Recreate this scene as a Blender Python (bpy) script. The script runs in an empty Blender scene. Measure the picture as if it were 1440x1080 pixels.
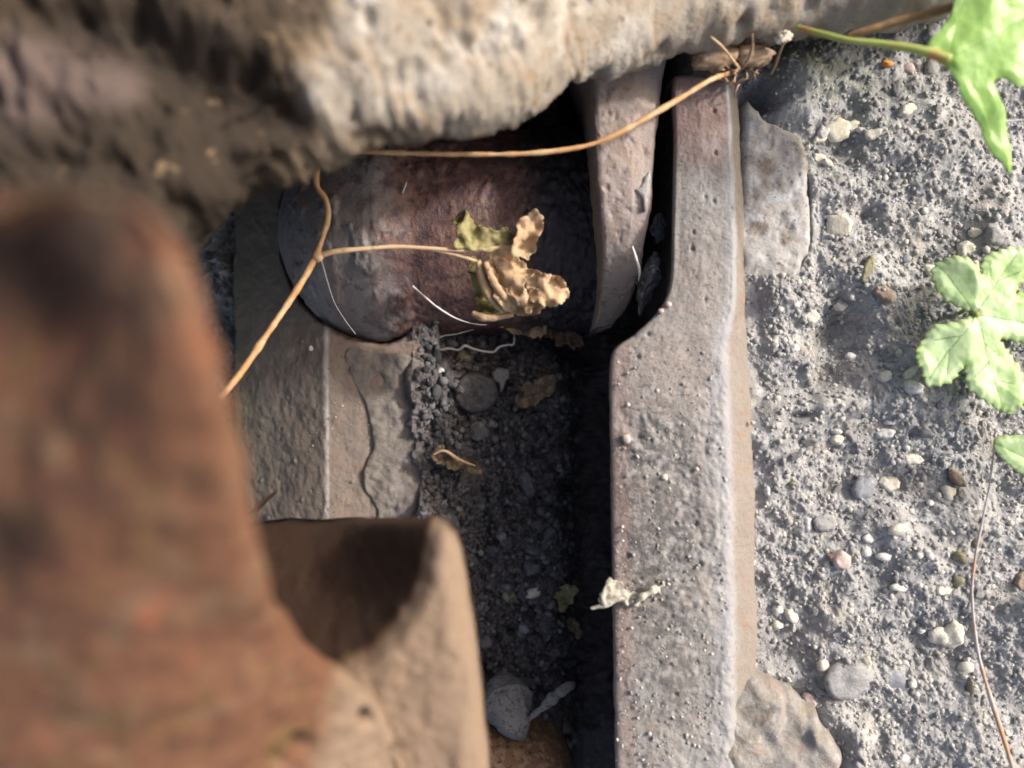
import bpy, math, random
import numpy as np
from mathutils import Vector
from mathutils.geometry import delaunay_2d_cdt

random.seed(7)
RNG = np.random.default_rng(11)
SC = bpy.context.scene
COL = SC.collection

# ------------------------------------------------------------------ camera, sky, sun, exposure
H = 0.30                      # camera height over the right-hand soil (metres)
S0 = 0.00025                  # metres per photo pixel on the plane z = 0
cam_d = bpy.data.cameras.new('camera')
cam = bpy.data.objects.new('camera', cam_d)
COL.objects.link(cam)
cam.location = (0, 0, H)
cam.rotation_euler = (0, 0, 0)
cam_d.sensor_width = 36
cam_d.lens = 36 * H / (1440 * S0)
cam_d.clip_start = 0.004
cam_d.clip_end = 400
cam_d.dof.use_dof = True
cam_d.dof.focus_distance = 0.317
cam_d.dof.aperture_fstop = 5.6
SC.camera = cam

SUN_EL, SUN_AZ = math.radians(35), math.radians(25)      # azimuth from +x towards +y
world = bpy.data.worlds.new('World')
SC.world = world
world.use_nodes = True
wn = world.node_tree
bg = wn.nodes['Background']
sky = wn.nodes.new('ShaderNodeTexSky')
sky.sky_type = 'NISHITA'
sky.sun_disc = False
sky.sun_elevation = SUN_EL
sky.sun_rotation = math.pi / 2 - SUN_AZ
sky.dust_density = 6.0
sky.ozone_density = 0.4
wn.links.new(sky.outputs[0], bg.inputs[0])
bg.inputs[1].default_value = 0.15
sd = bpy.data.lights.new('sun', 'SUN')
sd.energy = 2.45
sd.angle = math.radians(4.5)
sd.color = (1.0, 0.99, 0.985)
sun = bpy.data.objects.new('sun', sd)
COL.objects.link(sun)
sv = Vector((math.cos(SUN_EL) * math.cos(SUN_AZ), math.cos(SUN_EL) * math.sin(SUN_AZ), math.sin(SUN_EL)))
sun.rotation_euler = sv.to_track_quat('Z', 'Y').to_euler()
SC.view_settings.view_transform = 'Standard'
SC.view_settings.look = 'None'
SC.view_settings.exposure = 0.72
SC.view_settings.gamma = 1
SC.view_settings.use_curve_mapping = False


def P(px, py, z=0.0):
    k = S0 * (H - z) / H
    return np.array([(px - 720) * k, (540 - py) * k, z])


# ------------------------------------------------------------------ noise
def _h(ix, iy, iz, seed):
    n = (ix.astype(np.int64) * 374761393 + iy.astype(np.int64) * 668265263 + iz.astype(np.int64) * 2147483647 + seed * 974634777) & 0xFFFFFFFF
    n = ((n ^ (n >> 13)) * 1274126177) & 0xFFFFFFFF
    n = ((n ^ (n >> 16)) * 2246822519) & 0xFFFFFFFF
    n = n ^ (n >> 15)
    return (n & 0xFFFFFF) / float(0xFFFFFF)


def vnoise(p, seed=0):
    f = np.floor(p)
    i = f.astype(np.int64)
    t = p - f
    t = t * t * t * (t * (t * 6 - 15) + 10)
    x, y, z = i[:, 0], i[:, 1], i[:, 2]
    r = 0
    for dx in (0, 1):
        wx = t[:, 0] if dx else 1 - t[:, 0]
        for dy in (0, 1):
            wy = t[:, 1] if dy else 1 - t[:, 1]
            for dz in (0, 1):
                wz = t[:, 2] if dz else 1 - t[:, 2]
                r = r + wx * wy * wz * _h(x + dx, y + dy, z + dz, seed)
    return r * 2 - 1


def fbm(p, scale, octv=4, seed=0, gain=0.5):
    """scale = feature size in metres"""
    q = np.asarray(p) / scale
    a, s, n = 1.0, 0.0, 0.0
    for k in range(octv):
        s = s + a * vnoise(q * (2.03 ** k) + 17.3 * k, seed + k)
        n += a
        a *= gain
    return s / n * 1.6


def worley(p, scale, seed=0, jitter=0.9, three=True):
    """F1 distance (cell units) and a random number of the nearest cell"""
    q = np.asarray(p) / scale
    f = np.floor(q).astype(np.int64)
    best = np.full(len(q), 9.0)
    f2 = np.full(len(q), 9.0)
    rid = np.zeros(len(q))
    for dx in (-1, 0, 1):
        for dy in (-1, 0, 1):
            for dz in ((-1, 0, 1) if three else (0,)):
                cx, cy, cz = f[:, 0] + dx, f[:, 1] + dy, f[:, 2] + dz
                ox = cx + 0.5 + jitter * (_h(cx, cy, cz, seed) - 0.5)
                oy = cy + 0.5 + jitter * (_h(cx, cy, cz, seed + 1) - 0.5)
                d = (q[:, 0] - ox) ** 2 + (q[:, 1] - oy) ** 2
                if three:
                    oz = cz + 0.5 + jitter * (_h(cx, cy, cz, seed + 2) - 0.5)
                    d = d + (q[:, 2] - oz) ** 2
                m = d < best
                f2 = np.where(m, best, np.minimum(f2, d))
                rid = np.where(m, _h(cx, cy, cz, seed + 3), rid)
                best = np.where(m, d, best)
    return np.sqrt(best), rid, np.sqrt(f2)


def crumbs(p, scale, seed, keep=1.0, three=True):
    """rounded lumps: 0..1 high domes of random height, a share KEEP of the cells has one"""
    d, r, d2 = worley(p, scale, seed, three=three)
    return np.clip(1 - (d / 0.62) ** 2, 0, 1) * np.where(r < keep, 0.35 + 0.65 * (r / max(keep, 1e-6)), 0)


def angular(p, scale, seed, three=False):
    """broken angular plates of random height with gaps between"""
    d, r, d2 = worley(p, scale, seed, three=three)
    return np.clip((d2 - d) * 2.4, 0, 1) ** 0.6 * (0.15 + 0.85 * r)


def sst(a, b, x):
    t = np.clip((x - a) / (b - a), 0, 1)
    return t * t * (3 - 2 * t)


# ------------------------------------------------------------------ mesh helpers
def tag(o, label=None, cat=None, group=None, kind=None):
    if label: o['label'] = label
    if cat: o['category'] = cat
    if group: o['group'] = group
    if kind: o['kind'] = kind
    return o


def mesh_obj(name, v, f, mat=None, parent=None, smooth=True, attrs=None, origin=None, mats=None, fmat=None):
    """one mesh object; v world coordinates (n,3), f (m,3|4) or a list of lists. Origin goes to the base."""
    v = np.asarray(v, float)
    if origin is None:
        origin = np.array([v[:, 0].mean(), v[:, 1].mean(), v[:, 2].min()])
    me = bpy.data.meshes.new(name)
    lv = v - origin
    if isinstance(f, np.ndarray):
        m, k = f.shape
        me.vertices.add(len(v)); me.vertices.foreach_set('co', lv.astype(np.float32).ravel())
        me.loops.add(m * k); me.loops.foreach_set('vertex_index', f.astype(np.int32).ravel())
        me.polygons.add(m); me.polygons.foreach_set('loop_start', np.arange(0, m * k, k, dtype=np.int32))
        me.update(calc_edges=True)
    else:
        me.from_pydata([tuple(x) for x in lv], [], [tuple(x) for x in f])
    me.validate()
    if smooth:
        me.polygons.foreach_set('use_smooth', np.ones(len(me.polygons), bool))
    for k, a in (attrs or {}).items():
        at = me.attributes.new(k, 'FLOAT', 'POINT')
        at.data.foreach_set('value', np.asarray(a, np.float32))
    for mm in (mats or ([mat] if mat else [])):
        me.materials.append(mm)
    if fmat is not None:
        me.polygons.foreach_set('material_index', np.asarray(fmat, np.int32))
    o = bpy.data.objects.new(name, me)
    COL.objects.link(o)
    o.location = origin
    if parent is not None:
        o.parent = parent
        o.location = Vector(origin) - parent.location
    return o


def empty(name, loc):
    o = bpy.data.objects.new(name, None)
    o.empty_display_size = 0.005
    COL.objects.link(o)
    o.location = Vector([float(c) for c in loc])
    return o


def grid_faces(nu, nv, wrap_v=False, wrap_u=False):
    iu = np.arange(nu if wrap_u else nu - 1)
    iv = np.arange(nv if wrap_v else nv - 1)
    a, b = np.meshgrid(iu, iv, indexing='ij')
    a, b = a.ravel(), b.ravel()
    a2, b2 = (a + 1) % nu, (b + 1) % nv
    return np.stack([a * nv + b, a2 * nv + b, a2 * nv + b2, a * nv + b2], 1)


def grid_normals(g, wrap_v=False):
    du = np.gradient(g, axis=0)
    if wrap_v:
        dv = (np.roll(g, -1, 1) - np.roll(g, 1, 1)) / 2
    else:
        dv = np.gradient(g, axis=1)
    n = np.cross(du, dv)
    l = np.linalg.norm(n, axis=2, keepdims=True)
    return n / np.maximum(l, 1e-12)


def resample(pts, n, smooth=True):
    """n points evenly along a (Catmull-Rom) curve through pts (k,d)"""
    p = np.asarray(pts, float)
    if smooth and len(p) > 2:
        e = np.vstack([2 * p[0] - p[1], p, 2 * p[-1] - p[-2]])
        out = []
        t = np.linspace(0, 1, 24, endpoint=False)[:, None]
        for i in range(1, len(e) - 2):
            a, b, c, d = e[i - 1], e[i], e[i + 1], e[i + 2]
            out.append(0.5 * (2 * b + (c - a) * t + (2 * a - 5 * b + 4 * c - d) * t ** 2 + (3 * b - a - 3 * c + d) * t ** 3))
        p = np.vstack(out + [p[-1:]])
    s = np.r_[0, np.cumsum(np.linalg.norm(np.diff(p, axis=0), axis=1))]
    q = np.linspace(0, s[-1], n)
    return np.stack([np.interp(q, s, p[:, k]) for k in range(p.shape[1])], 1)


def tube(path, rad, sides=8, step=None, wob=0.0, seed=0):
    """verts, faces of a closed tube along world points; rad scalar or list along the path"""
    p = np.asarray(path, float)
    L = np.linalg.norm(np.diff(p, axis=0), axis=1).sum()
    n = max(6, int(L / step)) if step else max(6, 4 * len(p))
    c = resample(p, n)
    r = np.interp(np.linspace(0, 1, n), np.linspace(0, 1, len(np.atleast_1d(rad))), np.atleast_1d(rad)) if np.ndim(rad) else np.full(n, rad)
    r = r * (1 + wob * fbm(c, 0.004, 3, seed))
    t = np.gradient(c, axis=0)
    t /= np.maximum(np.linalg.norm(t, axis=1, keepdims=True), 1e-12)
    up = np.array([0, 0, 1.0])
    a = np.cross(t, up)
    bad = np.linalg.norm(a, axis=1) < 1e-3
    a[bad] = np.array([1, 0, 0])
    a /= np.linalg.norm(a, axis=1, keepdims=True)
    b = np.cross(a, t)
    th = np.linspace(0, 2 * np.pi, sides, endpoint=False)
    g = c[:, None] + r[:, None, None] * (np.cos(th)[None, :, None] * a[:, None] + np.sin(th)[None, :, None] * b[:, None])
    v = g.reshape(-1, 3)
    f = [tuple(x) for x in grid_faces(n, sides, wrap_v=True)]
    f.append(tuple(range(sides)))
    f.append(tuple((n - 1) * sides + k for k in reversed(range(sides))))
    return v, f


def px_path(pts):
    return [P(*q) for q in pts]


def poly_dist(q, poly):
    """distance of 2-D points q to the closed outline poly"""
    d = np.full(len(q), 1e9)
    m = len(poly)
    for i in range(m):
        a, b = poly[i], poly[(i + 1) % m]
        ab = b - a
        t = np.clip(((q - a) @ ab) / max(ab @ ab, 1e-18), 0, 1)
        d = np.minimum(d, np.linalg.norm(q - (a + t[:, None] * ab), axis=1))
    return d


def inside(q, poly):
    r = np.zeros(len(q), bool)
    m = len(poly)
    for i in range(m):
        a, b = poly[i], poly[(i + 1) % m]
        c = (a[1] > q[:, 1]) != (b[1] > q[:, 1])
        with np.errstate(divide='ignore', invalid='ignore'):
            x = (b[0] - a[0]) * (q[:, 1] - a[1]) / (b[1] - a[1]) + a[0]
        r ^= c & (q[:, 0] < x)
    return r


def fill(outline, sp, seed=0):
    """triangulate a closed 2-D outline with inner points about SP apart: verts2d, tris, number of rim verts"""
    o = np.asarray(outline, float)
    lo, hi = o.min(0), o.max(0)
    xs = np.arange(lo[0], hi[0], sp)
    ys = np.arange(lo[1], hi[1], sp * 0.87)
    gx, gy = np.meshgrid(xs, ys)
    gx = gx + (np.arange(len(ys)) % 2)[:, None] * sp * 0.5
    q = np.stack([gx.ravel(), gy.ravel()], 1)
    rg = np.random.default_rng(seed)
    q = q + rg.uniform(-0.18, 0.18, q.shape) * sp
    q = q[inside(q, o)]
    if len(q):
        q = q[poly_dist(q, o) > sp * 0.45]
    allp = [Vector(x) for x in np.vstack([o, q])]
    n = len(o)
    res = delaunay_2d_cdt(allp, [(i, (i + 1) % n) for i in range(n)], [], 1, 1e-9)
    v = np.array([[x[0], x[1]] for x in res[0]])
    f = np.array([t for t in res[2] if len(t) == 3], int)
    # orient upwards
    a, b, c = v[f[:, 0]], v[f[:, 1]], v[f[:, 2]]
    s = (b[:, 0] - a[:, 0]) * (c[:, 1] - a[:, 1]) - (b[:, 1] - a[:, 1]) * (c[:, 0] - a[:, 0])
    f[s < 0] = f[s < 0][:, ::-1]
    return v, f


def rim_of(f):
    """directed boundary edges of a triangle set"""
    e = {}
    for t in f:
        for i in range(3):
            e[(t[i], t[(i + 1) % 3])] = 1
    return [(a, b) for (a, b) in e if (b, a) not in e]


def solid(top, f, bottom):
    """close a triangulated sheet TOP against BOTTOM (same vertex order)"""
    n = len(top)
    v = np.vstack([top, bottom])
    fl = [tuple(t) for t in f] + [tuple(n + i for i in t[::-1]) for t in f]
    fl += [(b, a, n + a, n + b) for a, b in rim_of(f)]
    return v, fl


def ragged(outline, amp, sp, seed=0, freq=None, smooth=True):
    """resample a closed 2-D outline every SP with noise AMP"""
    o = np.asarray(outline, float)
    c = np.vstack([o, o[:1]])
    L = np.linalg.norm(np.diff(c, axis=0), axis=1).sum()
    n = max(8, int(L / sp))
    if smooth:
        cc = np.vstack([o[-1:], o, o[:2]])
        r = resample(cc, 8 * n)
        # keep the closed middle
        i0 = np.argmin(np.linalg.norm(r - o[0], axis=1)[:4 * n])
        i1 = 4 * n + np.argmin(np.linalg.norm(r - o[0], axis=1)[4 * n:])
        r = resample(r[i0:i1], n + 1, False)[:-1]
    else:
        r = resample(c, n + 1, False)[:-1]
    t = np.roll(r, -1, 0) - np.roll(r, 1, 0)
    nn = np.stack([t[:, 1], -t[:, 0]], 1)
    nn /= np.maximum(np.linalg.norm(nn, axis=1, keepdims=True), 1e-12)
    q = np.c_[r, np.full(len(r), seed * 0.0137)]
    return r + nn * (amp * fbm(q, freq or sp * 5, 3, seed))[:, None]


def pxo(outline, z):
    return np.array([P(x, y, z)[:2] for x, y in outline])


def pillow(name, outline2, ztop, zbot, fillet, sp, mat, parent=None, amp=0.0005, nsc=0.004, seed=0, tilt=(0, 0), attrs=True, under=0.0, extra=None, dome=0.0, follow=0.0):
    """solid with a rounded rim: top height ZTOP, falling to ZBOT over FILLET at the outline"""
    v2, f = fill(outline2, sp, seed)
    d = poly_dist(v2, np.asarray(outline2))
    c = v2.mean(0)
    t = np.clip(d / fillet, 0, 1)
    prof = np.sqrt(np.clip(1 - (1 - t) ** 2, 0, 1))
    hh = ztop - zbot
    q = np.c_[v2, np.full(len(v2), seed * 0.31)]
    z = zbot + hh * (0.15 + 0.85 * prof) + amp * fbm(q, nsc, 5, seed, 0.6) * (0.3 + 0.7 * t)
    z += dome * np.clip(d / d.max(), 0, 1) ** 0.7
    z += (v2[:, 0] - c[0]) * tilt[0] + (v2[:, 1] - c[1]) * tilt[1]
    if extra is not None:
        z += extra(v2, d)
    top = np.c_[v2, z]
    bot = np.c_[c + (v2 - c) * (1 - under), np.full(len(v2), zbot - hh * 0.15)]
    if follow: bot[:, 2] = z - follow
    vv, fl = solid(top, f, bot)
    at = {'edge': np.r_[d, d * 0]}
    return mesh_obj(name, vv, fl, mat, parent, attrs=at)


def ico(sub=2):
    import bmesh
    bm = bmesh.new()
    bmesh.ops.create_icosphere(bm, subdivisions=sub, radius=1.0)
    v = np.array([x.co[:] for x in bm.verts])
    f = np.array([[l.index for l in x.verts] for x in bm.faces])
    bm.free()
    return v, f


ICO1, ICO2, ICO3, ICO4 = ico(1), ico(2), ico(3), ico(4)


def stone_verts(seed, size, rough=0.3, sub=ICO2, planes=7, squash=(1, 1, 0.7)):
    """angular stone: sphere cut by random planes, roughened"""
    rg = np.random.default_rng(seed)
    v = sub[0].copy()
    for _ in range(planes):
        n = rg.normal(size=3); n /= np.linalg.norm(n)
        h = rg.uniform(0.55, 0.9)
        d = v @ n - h
        v = v - np.clip(d, 0, None)[:, None] * n
    v = v * (1 + rough * (0.42 * fbm(v + seed * 3.7, 0.8, 4, seed, 0.6) + 0.2 * (angular(v + seed * 1.3, 0.8, seed + 2, True) - 0.4))[:, None])
    return v * np.asarray(size) * np.asarray(squash), sub[1]


def rotz(v, a):
    c, s = math.cos(a), math.sin(a)
    return np.c_[v[:, 0] * c - v[:, 1] * s, v[:, 0] * s + v[:, 1] * c, v[:, 2]]


# ------------------------------------------------------------------ materials
def mat(name, base, layers=(), rough=0.8, bump=(), spec=0.3, metallic=0.0, transl=0.0, rough_noise=None, sheen=0.0):
    """layers: dicts col, sc (metres), lo, hi, det, and optional attr (+inv) that multiplies the mask; bump: (size m, depth m) list"""
    m = bpy.data.materials.new(name)
    m.use_nodes = True
    nt = m.node_tree
    N, Lk = nt.nodes, nt.links
    pb = N['Principled BSDF']
    out = N['Material Output']
    tc = N.new('ShaderNodeTexCoord')
    co = tc.outputs['Object']

    def noise(sc, det, kind='noise', dist=0.0):
        if kind == 'vor':
            n = N.new('ShaderNodeTexVoronoi')
            n.inputs['Scale'].default_value = 1.0 / sc
            Lk.new(co, n.inputs['Vector'])
            return n.outputs['Distance']
        if kind == 'cell':
            n = N.new('ShaderNodeTexVoronoi')
            n.inputs['Scale'].default_value = 1.0 / sc
            Lk.new(co, n.inputs['Vector'])
            s = N.new('ShaderNodeSeparateColor')
            Lk.new(n.outputs['Color'], s.inputs[0])
            return s.outputs[0]
        n = N.new('ShaderNodeTexNoise')
        n.inputs['Scale'].default_value = 1.0 / sc
        n.inputs['Detail'].default_value = det
        n.inputs['Roughness'].default_value = 0.62
        n.inputs['Distortion'].default_value = dist
        Lk.new(co, n.inputs['Vector'])
        return n.outputs['Fac']

    def ramp(sock, lo, hi):
        r = N.new('ShaderNodeMapRange')
        r.interpolation_type = 'SMOOTHSTEP'
        r.inputs['From Min'].default_value = lo
        r.inputs['From Max'].default_value = hi
        Lk.new(sock, r.inputs['Value'])
        return r.outputs[0]

    def math_(op, a, b):
        q = N.new('ShaderNodeMath'); q.operation = op
        for i, x in enumerate((a, b)):
            if isinstance(x, (int, float)): q.inputs[i].default_value = x
            else: Lk.new(x, q.inputs[i])
        return q.outputs[0]

    cur = None
    col0 = (*base, 1)
    for ly in layers:
        fac = None
        if 'sc' in ly:
            fac = ramp(noise(ly['sc'], ly.get('det', 6), ly.get('kind', 'noise'), ly.get('dist', 0)), ly.get('lo', 0.45), ly.get('hi', 0.6))
        if 'attr' in ly:
            a = N.new('ShaderNodeAttribute'); a.attribute_name = ly['attr']
            s = a.outputs['Fac']
            if 'wob' in ly:
                s = math_('ADD', s, math_('MULTIPLY', math_('SUBTRACT', noise(ly.get('wsc', 0.006), 5), 0.5), ly['wob']))
            s = ramp(s, ly['alo'], ly['ahi'])
            if 'blo' in ly:
                a2 = N.new('ShaderNodeAttribute'); a2.attribute_name = ly['attr']
                s2 = ramp(a2.outputs['Fac'], ly['blo'], ly['bhi'])
                s = math_('MULTIPLY', s, math_('SUBTRACT', 1.0, s2))
            fac = s if fac is None else math_('MULTIPLY', fac, s)
        if 'amt' in ly:
            fac = math_('MULTIPLY', fac, ly['amt'])
        mx = N.new('ShaderNodeMix'); mx.data_type = 'RGBA'
        Lk.new(fac, mx.inputs[0])
        if cur is None: mx.inputs[6].default_value = col0
        else: Lk.new(cur, mx.inputs[6])
        mx.inputs[7].default_value = (*ly['col'], 1)
        cur = mx.outputs[2]
    if cur is None: pb.inputs['Base Color'].default_value = col0
    else: Lk.new(cur, pb.inputs['Base Color'])
    pb.inputs['Roughness'].default_value = rough
    pb.inputs['Specular IOR Level'].default_value = spec
    pb.inputs['Metallic'].default_value = metallic
    if rough_noise:
        sc, lo, hi = rough_noise
        r = N.new('ShaderNodeMapRange')
        r.inputs['From Min'].default_value = 0.35; r.inputs['From Max'].default_value = 0.65
        r.inputs['To Min'].default_value = lo; r.inputs['To Max'].default_value = hi
        Lk.new(noise(sc, 6), r.inputs['Value'])
        Lk.new(r.outputs[0], pb.inputs['Roughness'])
    nrm = None
    for b in bump:
        bn = N.new('ShaderNodeBump')
        bn.inputs['Distance'].default_value = b[1]
        bn.inputs['Strength'].default_value = 1.0
        Lk.new(noise(b[0], 6, b[2] if len(b) > 2 else 'noise'), bn.inputs['Height'])
        if nrm is not None: Lk.new(nrm, bn.inputs['Normal'])
        nrm = bn.outputs[0]
    if nrm is not None: Lk.new(nrm, pb.inputs['Normal'])
    if transl:
        tr = N.new('ShaderNodeBsdfTranslucent')
        if cur is None: tr.inputs['Color'].default_value = col0
        else: Lk.new(cur, tr.inputs['Color'])
        ms = N.new('ShaderNodeMixShader'); ms.inputs[0].default_value = transl
        Lk.new(pb.outputs[0], ms.inputs[1]); Lk.new(tr.outputs[0], ms.inputs[2])
        Lk.new(ms.outputs[0], out.inputs['Surface'])
    return m


def tone_mat(name, stops, rough=0.75, bump=((0.0006, 0.0002),), attr='tone'):
    """colour picked per crumb from the tone attribute"""
    m = mat(name, (0.2, 0.2, 0.2), rough=rough, bump=bump)
    N, Lk = m.node_tree.nodes, m.node_tree.links
    a = N.new('ShaderNodeAttribute'); a.attribute_name = attr
    r = N.new('ShaderNodeValToRGB')
    r.color_ramp.interpolation = 'LINEAR'
    e = r.color_ramp.elements
    e[0].position, e[0].color = stops[0][0], (*stops[0][1], 1)
    e[1].position, e[1].color = stops[-1][0], (*stops[-1][1], 1)
    for p_, c_ in stops[1:-1]:
        x = e.new(p_); x.color = (*c_, 1)
    Lk.new(a.outputs['Fac'], r.inputs[0])
    Lk.new(r.outputs[0], N['Principled BSDF'].inputs['Base Color'])
    return m


M = {}
M['soil'] = mat('dry_soil', (0.32, 0.312, 0.30), [
    dict(col=(0.23, 0.222, 0.215), sc=0.014, lo=0.44, hi=0.62),
    dict(col=(0.40, 0.39, 0.37), sc=0.009, lo=0.48, hi=0.66),
    dict(col=(0.33, 0.29, 0.24), sc=0.02, lo=0.55, hi=0.66, amt=0.6),
    dict(col=(0.15, 0.145, 0.14), sc=0.0030, lo=0.5, hi=0.68, amt=0.55),
    dict(col=(0.13, 0.125, 0.12), sc=0.0010, lo=0.55, hi=0.68, amt=0.5),
    dict(col=(0.58, 0.565, 0.53), sc=0.0010, lo=0.60, hi=0.70, amt=0.7),
    dict(col=(0.19, 0.20, 0.13), attr='moss', alo=0.2, ahi=0.8, sc=0.004, lo=0.35, hi=0.6, amt=0.8),
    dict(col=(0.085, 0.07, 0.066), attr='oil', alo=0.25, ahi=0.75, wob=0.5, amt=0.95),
    dict(col=(0.21, 0.19, 0.185), attr='oil', alo=0.5, ahi=0.8, sc=0.0022, lo=0.5, hi=0.66, amt=0.75),
    dict(col=(0.16, 0.115, 0.13), attr='oil', alo=0.5, ahi=0.8, sc=0.007, lo=0.54, hi=0.68, amt=0.5),
    dict(col=(0.45, 0.43, 0.42), attr='oil', alo=0.5, ahi=0.8, sc=0.0007, lo=0.65, hi=0.72, amt=0.8),
], rough=0.5, rough_noise=(0.003, 0.25, 0.75), bump=((0.0011, 0.0006), (0.0004, 0.00025)), spec=0.6)
M['clay'] = mat('tan_clay', (0.27, 0.235, 0.19), [
    dict(col=(0.395, 0.365, 0.32), sc=0.02, lo=0.48, hi=0.7),
    dict(col=(0.23, 0.165, 0.105), sc=0.012, lo=0.5, hi=0.66, amt=0.7),
    dict(col=(0.12, 0.08, 0.05), sc=0.004, lo=0.58, hi=0.68, amt=0.7),
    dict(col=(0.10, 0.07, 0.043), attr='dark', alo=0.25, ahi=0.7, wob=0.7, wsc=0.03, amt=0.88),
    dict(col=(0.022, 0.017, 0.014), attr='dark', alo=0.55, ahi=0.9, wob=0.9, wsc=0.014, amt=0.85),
    dict(col=(0.115, 0.085, 0.076), attr='mauve', alo=0.2, ahi=0.9, wob=0.8, wsc=0.02, amt=0.75),
    dict(col=(0.30, 0.21, 0.12), sc=0.007, lo=0.62, hi=0.70, amt=0.6),
], rough=0.95, bump=((0.004, 0.0009), (0.0015, 0.0005), (0.0006, 0.00025)), spec=0.1)
M['rust_body'] = mat('rust_casting', (0.145, 0.066, 0.036), [
    dict(col=(0.185, 0.11, 0.064), sc=0.011, lo=0.48, hi=0.64, dist=0.6),
    dict(col=(0.13, 0.088, 0.03), sc=0.008, lo=0.52, hi=0.66, dist=0.8, amt=0.6),
    dict(col=(0.25, 0.08, 0.042), sc=0.007, lo=0.58, hi=0.68, dist=0.5, amt=0.9),
    dict(col=(0.085, 0.045, 0.028), sc=0.013, lo=0.58, hi=0.72, amt=0.6),
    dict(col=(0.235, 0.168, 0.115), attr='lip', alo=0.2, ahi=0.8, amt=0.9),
    dict(col=(0.03, 0.016, 0.010), attr='shade_tone', alo=0.25, ahi=0.85, amt=0.9),  # shade put into the colour: upper left, lug hollow and pits
], rough=0.75, bump=((0.002, 0.0006), (0.0005, 0.0002)), spec=0.25)
M['rust_shelf'] = mat('dark_rust_plate', (0.085, 0.05, 0.042), [
    dict(col=(0.055, 0.03, 0.02), sc=0.015, lo=0.45, hi=0.6),
    dict(col=(0.12, 0.055, 0.04), sc=0.006, lo=0.56, hi=0.68, amt=0.7),
    dict(col=(0.10, 0.085, 0.07), sc=0.0012, lo=0.62, hi=0.7, amt=0.6),
], rough=0.85, bump=((0.0015, 0.0004),), spec=0.2)
M['bar'] = mat('worn_grey_bar', (0.24, 0.222, 0.20), [
    dict(col=(0.24, 0.205, 0.18), sc=0.03, lo=0.42, hi=0.62),
    dict(col=(0.30, 0.285, 0.27), sc=0.004, lo=0.5, hi=0.68, amt=0.7),
    dict(col=(0.085, 0.078, 0.072), sc=0.0017, lo=0.54, hi=0.68, amt=0.8),
    dict(col=(0.10, 0.09, 0.082), sc=0.0009, lo=0.57, hi=0.66, amt=0.6),
    dict(col=(0.33, 0.335, 0.345), attr='across', alo=0.60, ahi=0.75, blo=0.78, bhi=0.85, wob=0.22, wsc=0.007, amt=0.6),
    dict(col=(0.215, 0.178, 0.145), attr='across', alo=0.78, ahi=0.88, wob=0.16, wsc=0.008, amt=0.85),
    dict(col=(0.26, 0.145, 0.09), attr='across', alo=0.82, ahi=0.9, sc=0.012, lo=0.56, hi=0.66, amt=0.6),
    dict(col=(0.45, 0.44, 0.42), sc=0.0009, lo=0.64, hi=0.72, amt=0.7),
    dict(col=(0.29, 0.28, 0.265), attr='dust', alo=0.3, ahi=0.8, wob=0.6, sc=0.003, lo=0.35, hi=0.6, amt=0.75),
    dict(col=(0.09, 0.085, 0.08), attr='grime', alo=0.05, ahi=0.5, sc=0.0034, lo=0.38, hi=0.56, amt=0.85),
    dict(col=(0.42, 0.41, 0.37), attr='grime', alo=0.1, ahi=0.5, sc=0.0012, lo=0.63, hi=0.69, amt=0.8),
    dict(col=(0.20, 0.125, 0.105), attr='brown', alo=0.2, ahi=0.8, wob=0.5, amt=0.8),
], rough=0.62, rough_noise=(0.006, 0.5, 0.8), bump=((0.0012, 0.00045), (0.0004, 0.00015)), spec=0.4)
M['foot'] = mat('dusty_steel_foot', (0.34, 0.32, 0.295), [
    dict(col=(0.19, 0.15, 0.115), sc=0.010, lo=0.48, hi=0.66),
    dict(col=(0.42, 0.43, 0.43), sc=0.006, lo=0.52, hi=0.64, amt=0.8),
    dict(col=(0.07, 0.065, 0.06), sc=0.002, lo=0.58, hi=0.68, amt=0.8),
], rough=0.7, bump=((0.0012, 0.0004),), spec=0.35)
M['strip'] = mat('brown_steel_strip', (0.31, 0.255, 0.225), [
    dict(col=(0.36, 0.275, 0.22), sc=0.012, lo=0.46, hi=0.62),
    dict(col=(0.17, 0.135, 0.12), sc=0.003, lo=0.54, hi=0.68, amt=0.8),
    dict(col=(0.38, 0.36, 0.34), sc=0.001, lo=0.66, hi=0.74, amt=0.6),
], rough=0.6, bump=((0.001, 0.0003),), spec=0.4)
M['link'] = mat('brown_grey_link', (0.215, 0.18, 0.15), [
    dict(col=(0.24, 0.178, 0.142), sc=0.03, lo=0.45, hi=0.6),
    dict(col=(0.13, 0.11, 0.09), sc=0.003, lo=0.54, hi=0.68, amt=0.8),
    dict(col=(0.20, 0.162, 0.128), attr='across', alo=0.62, ahi=0.44, wob=0.06, amt=0.85),  # left face toned darker, its shaded side put into the colour
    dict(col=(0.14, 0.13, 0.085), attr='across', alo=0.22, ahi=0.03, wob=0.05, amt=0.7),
    dict(col=(0.52, 0.46, 0.44), attr='across', alo=0.475, ahi=0.492, blo=0.498, bhi=0.515, wob=0.012, wsc=0.002, amt=0.7),  # edge highlight painted as a pale line along the crest
    dict(col=(0.42, 0.40, 0.38), sc=0.0009, lo=0.68, hi=0.74, amt=0.7),
    dict(col=(0.05, 0.04, 0.035), sc=0.0014, lo=0.64, hi=0.7, amt=0.8),
], rough=0.75, bump=((0.0012, 0.00035), (0.0004, 0.0001)), spec=0.2)
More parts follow.
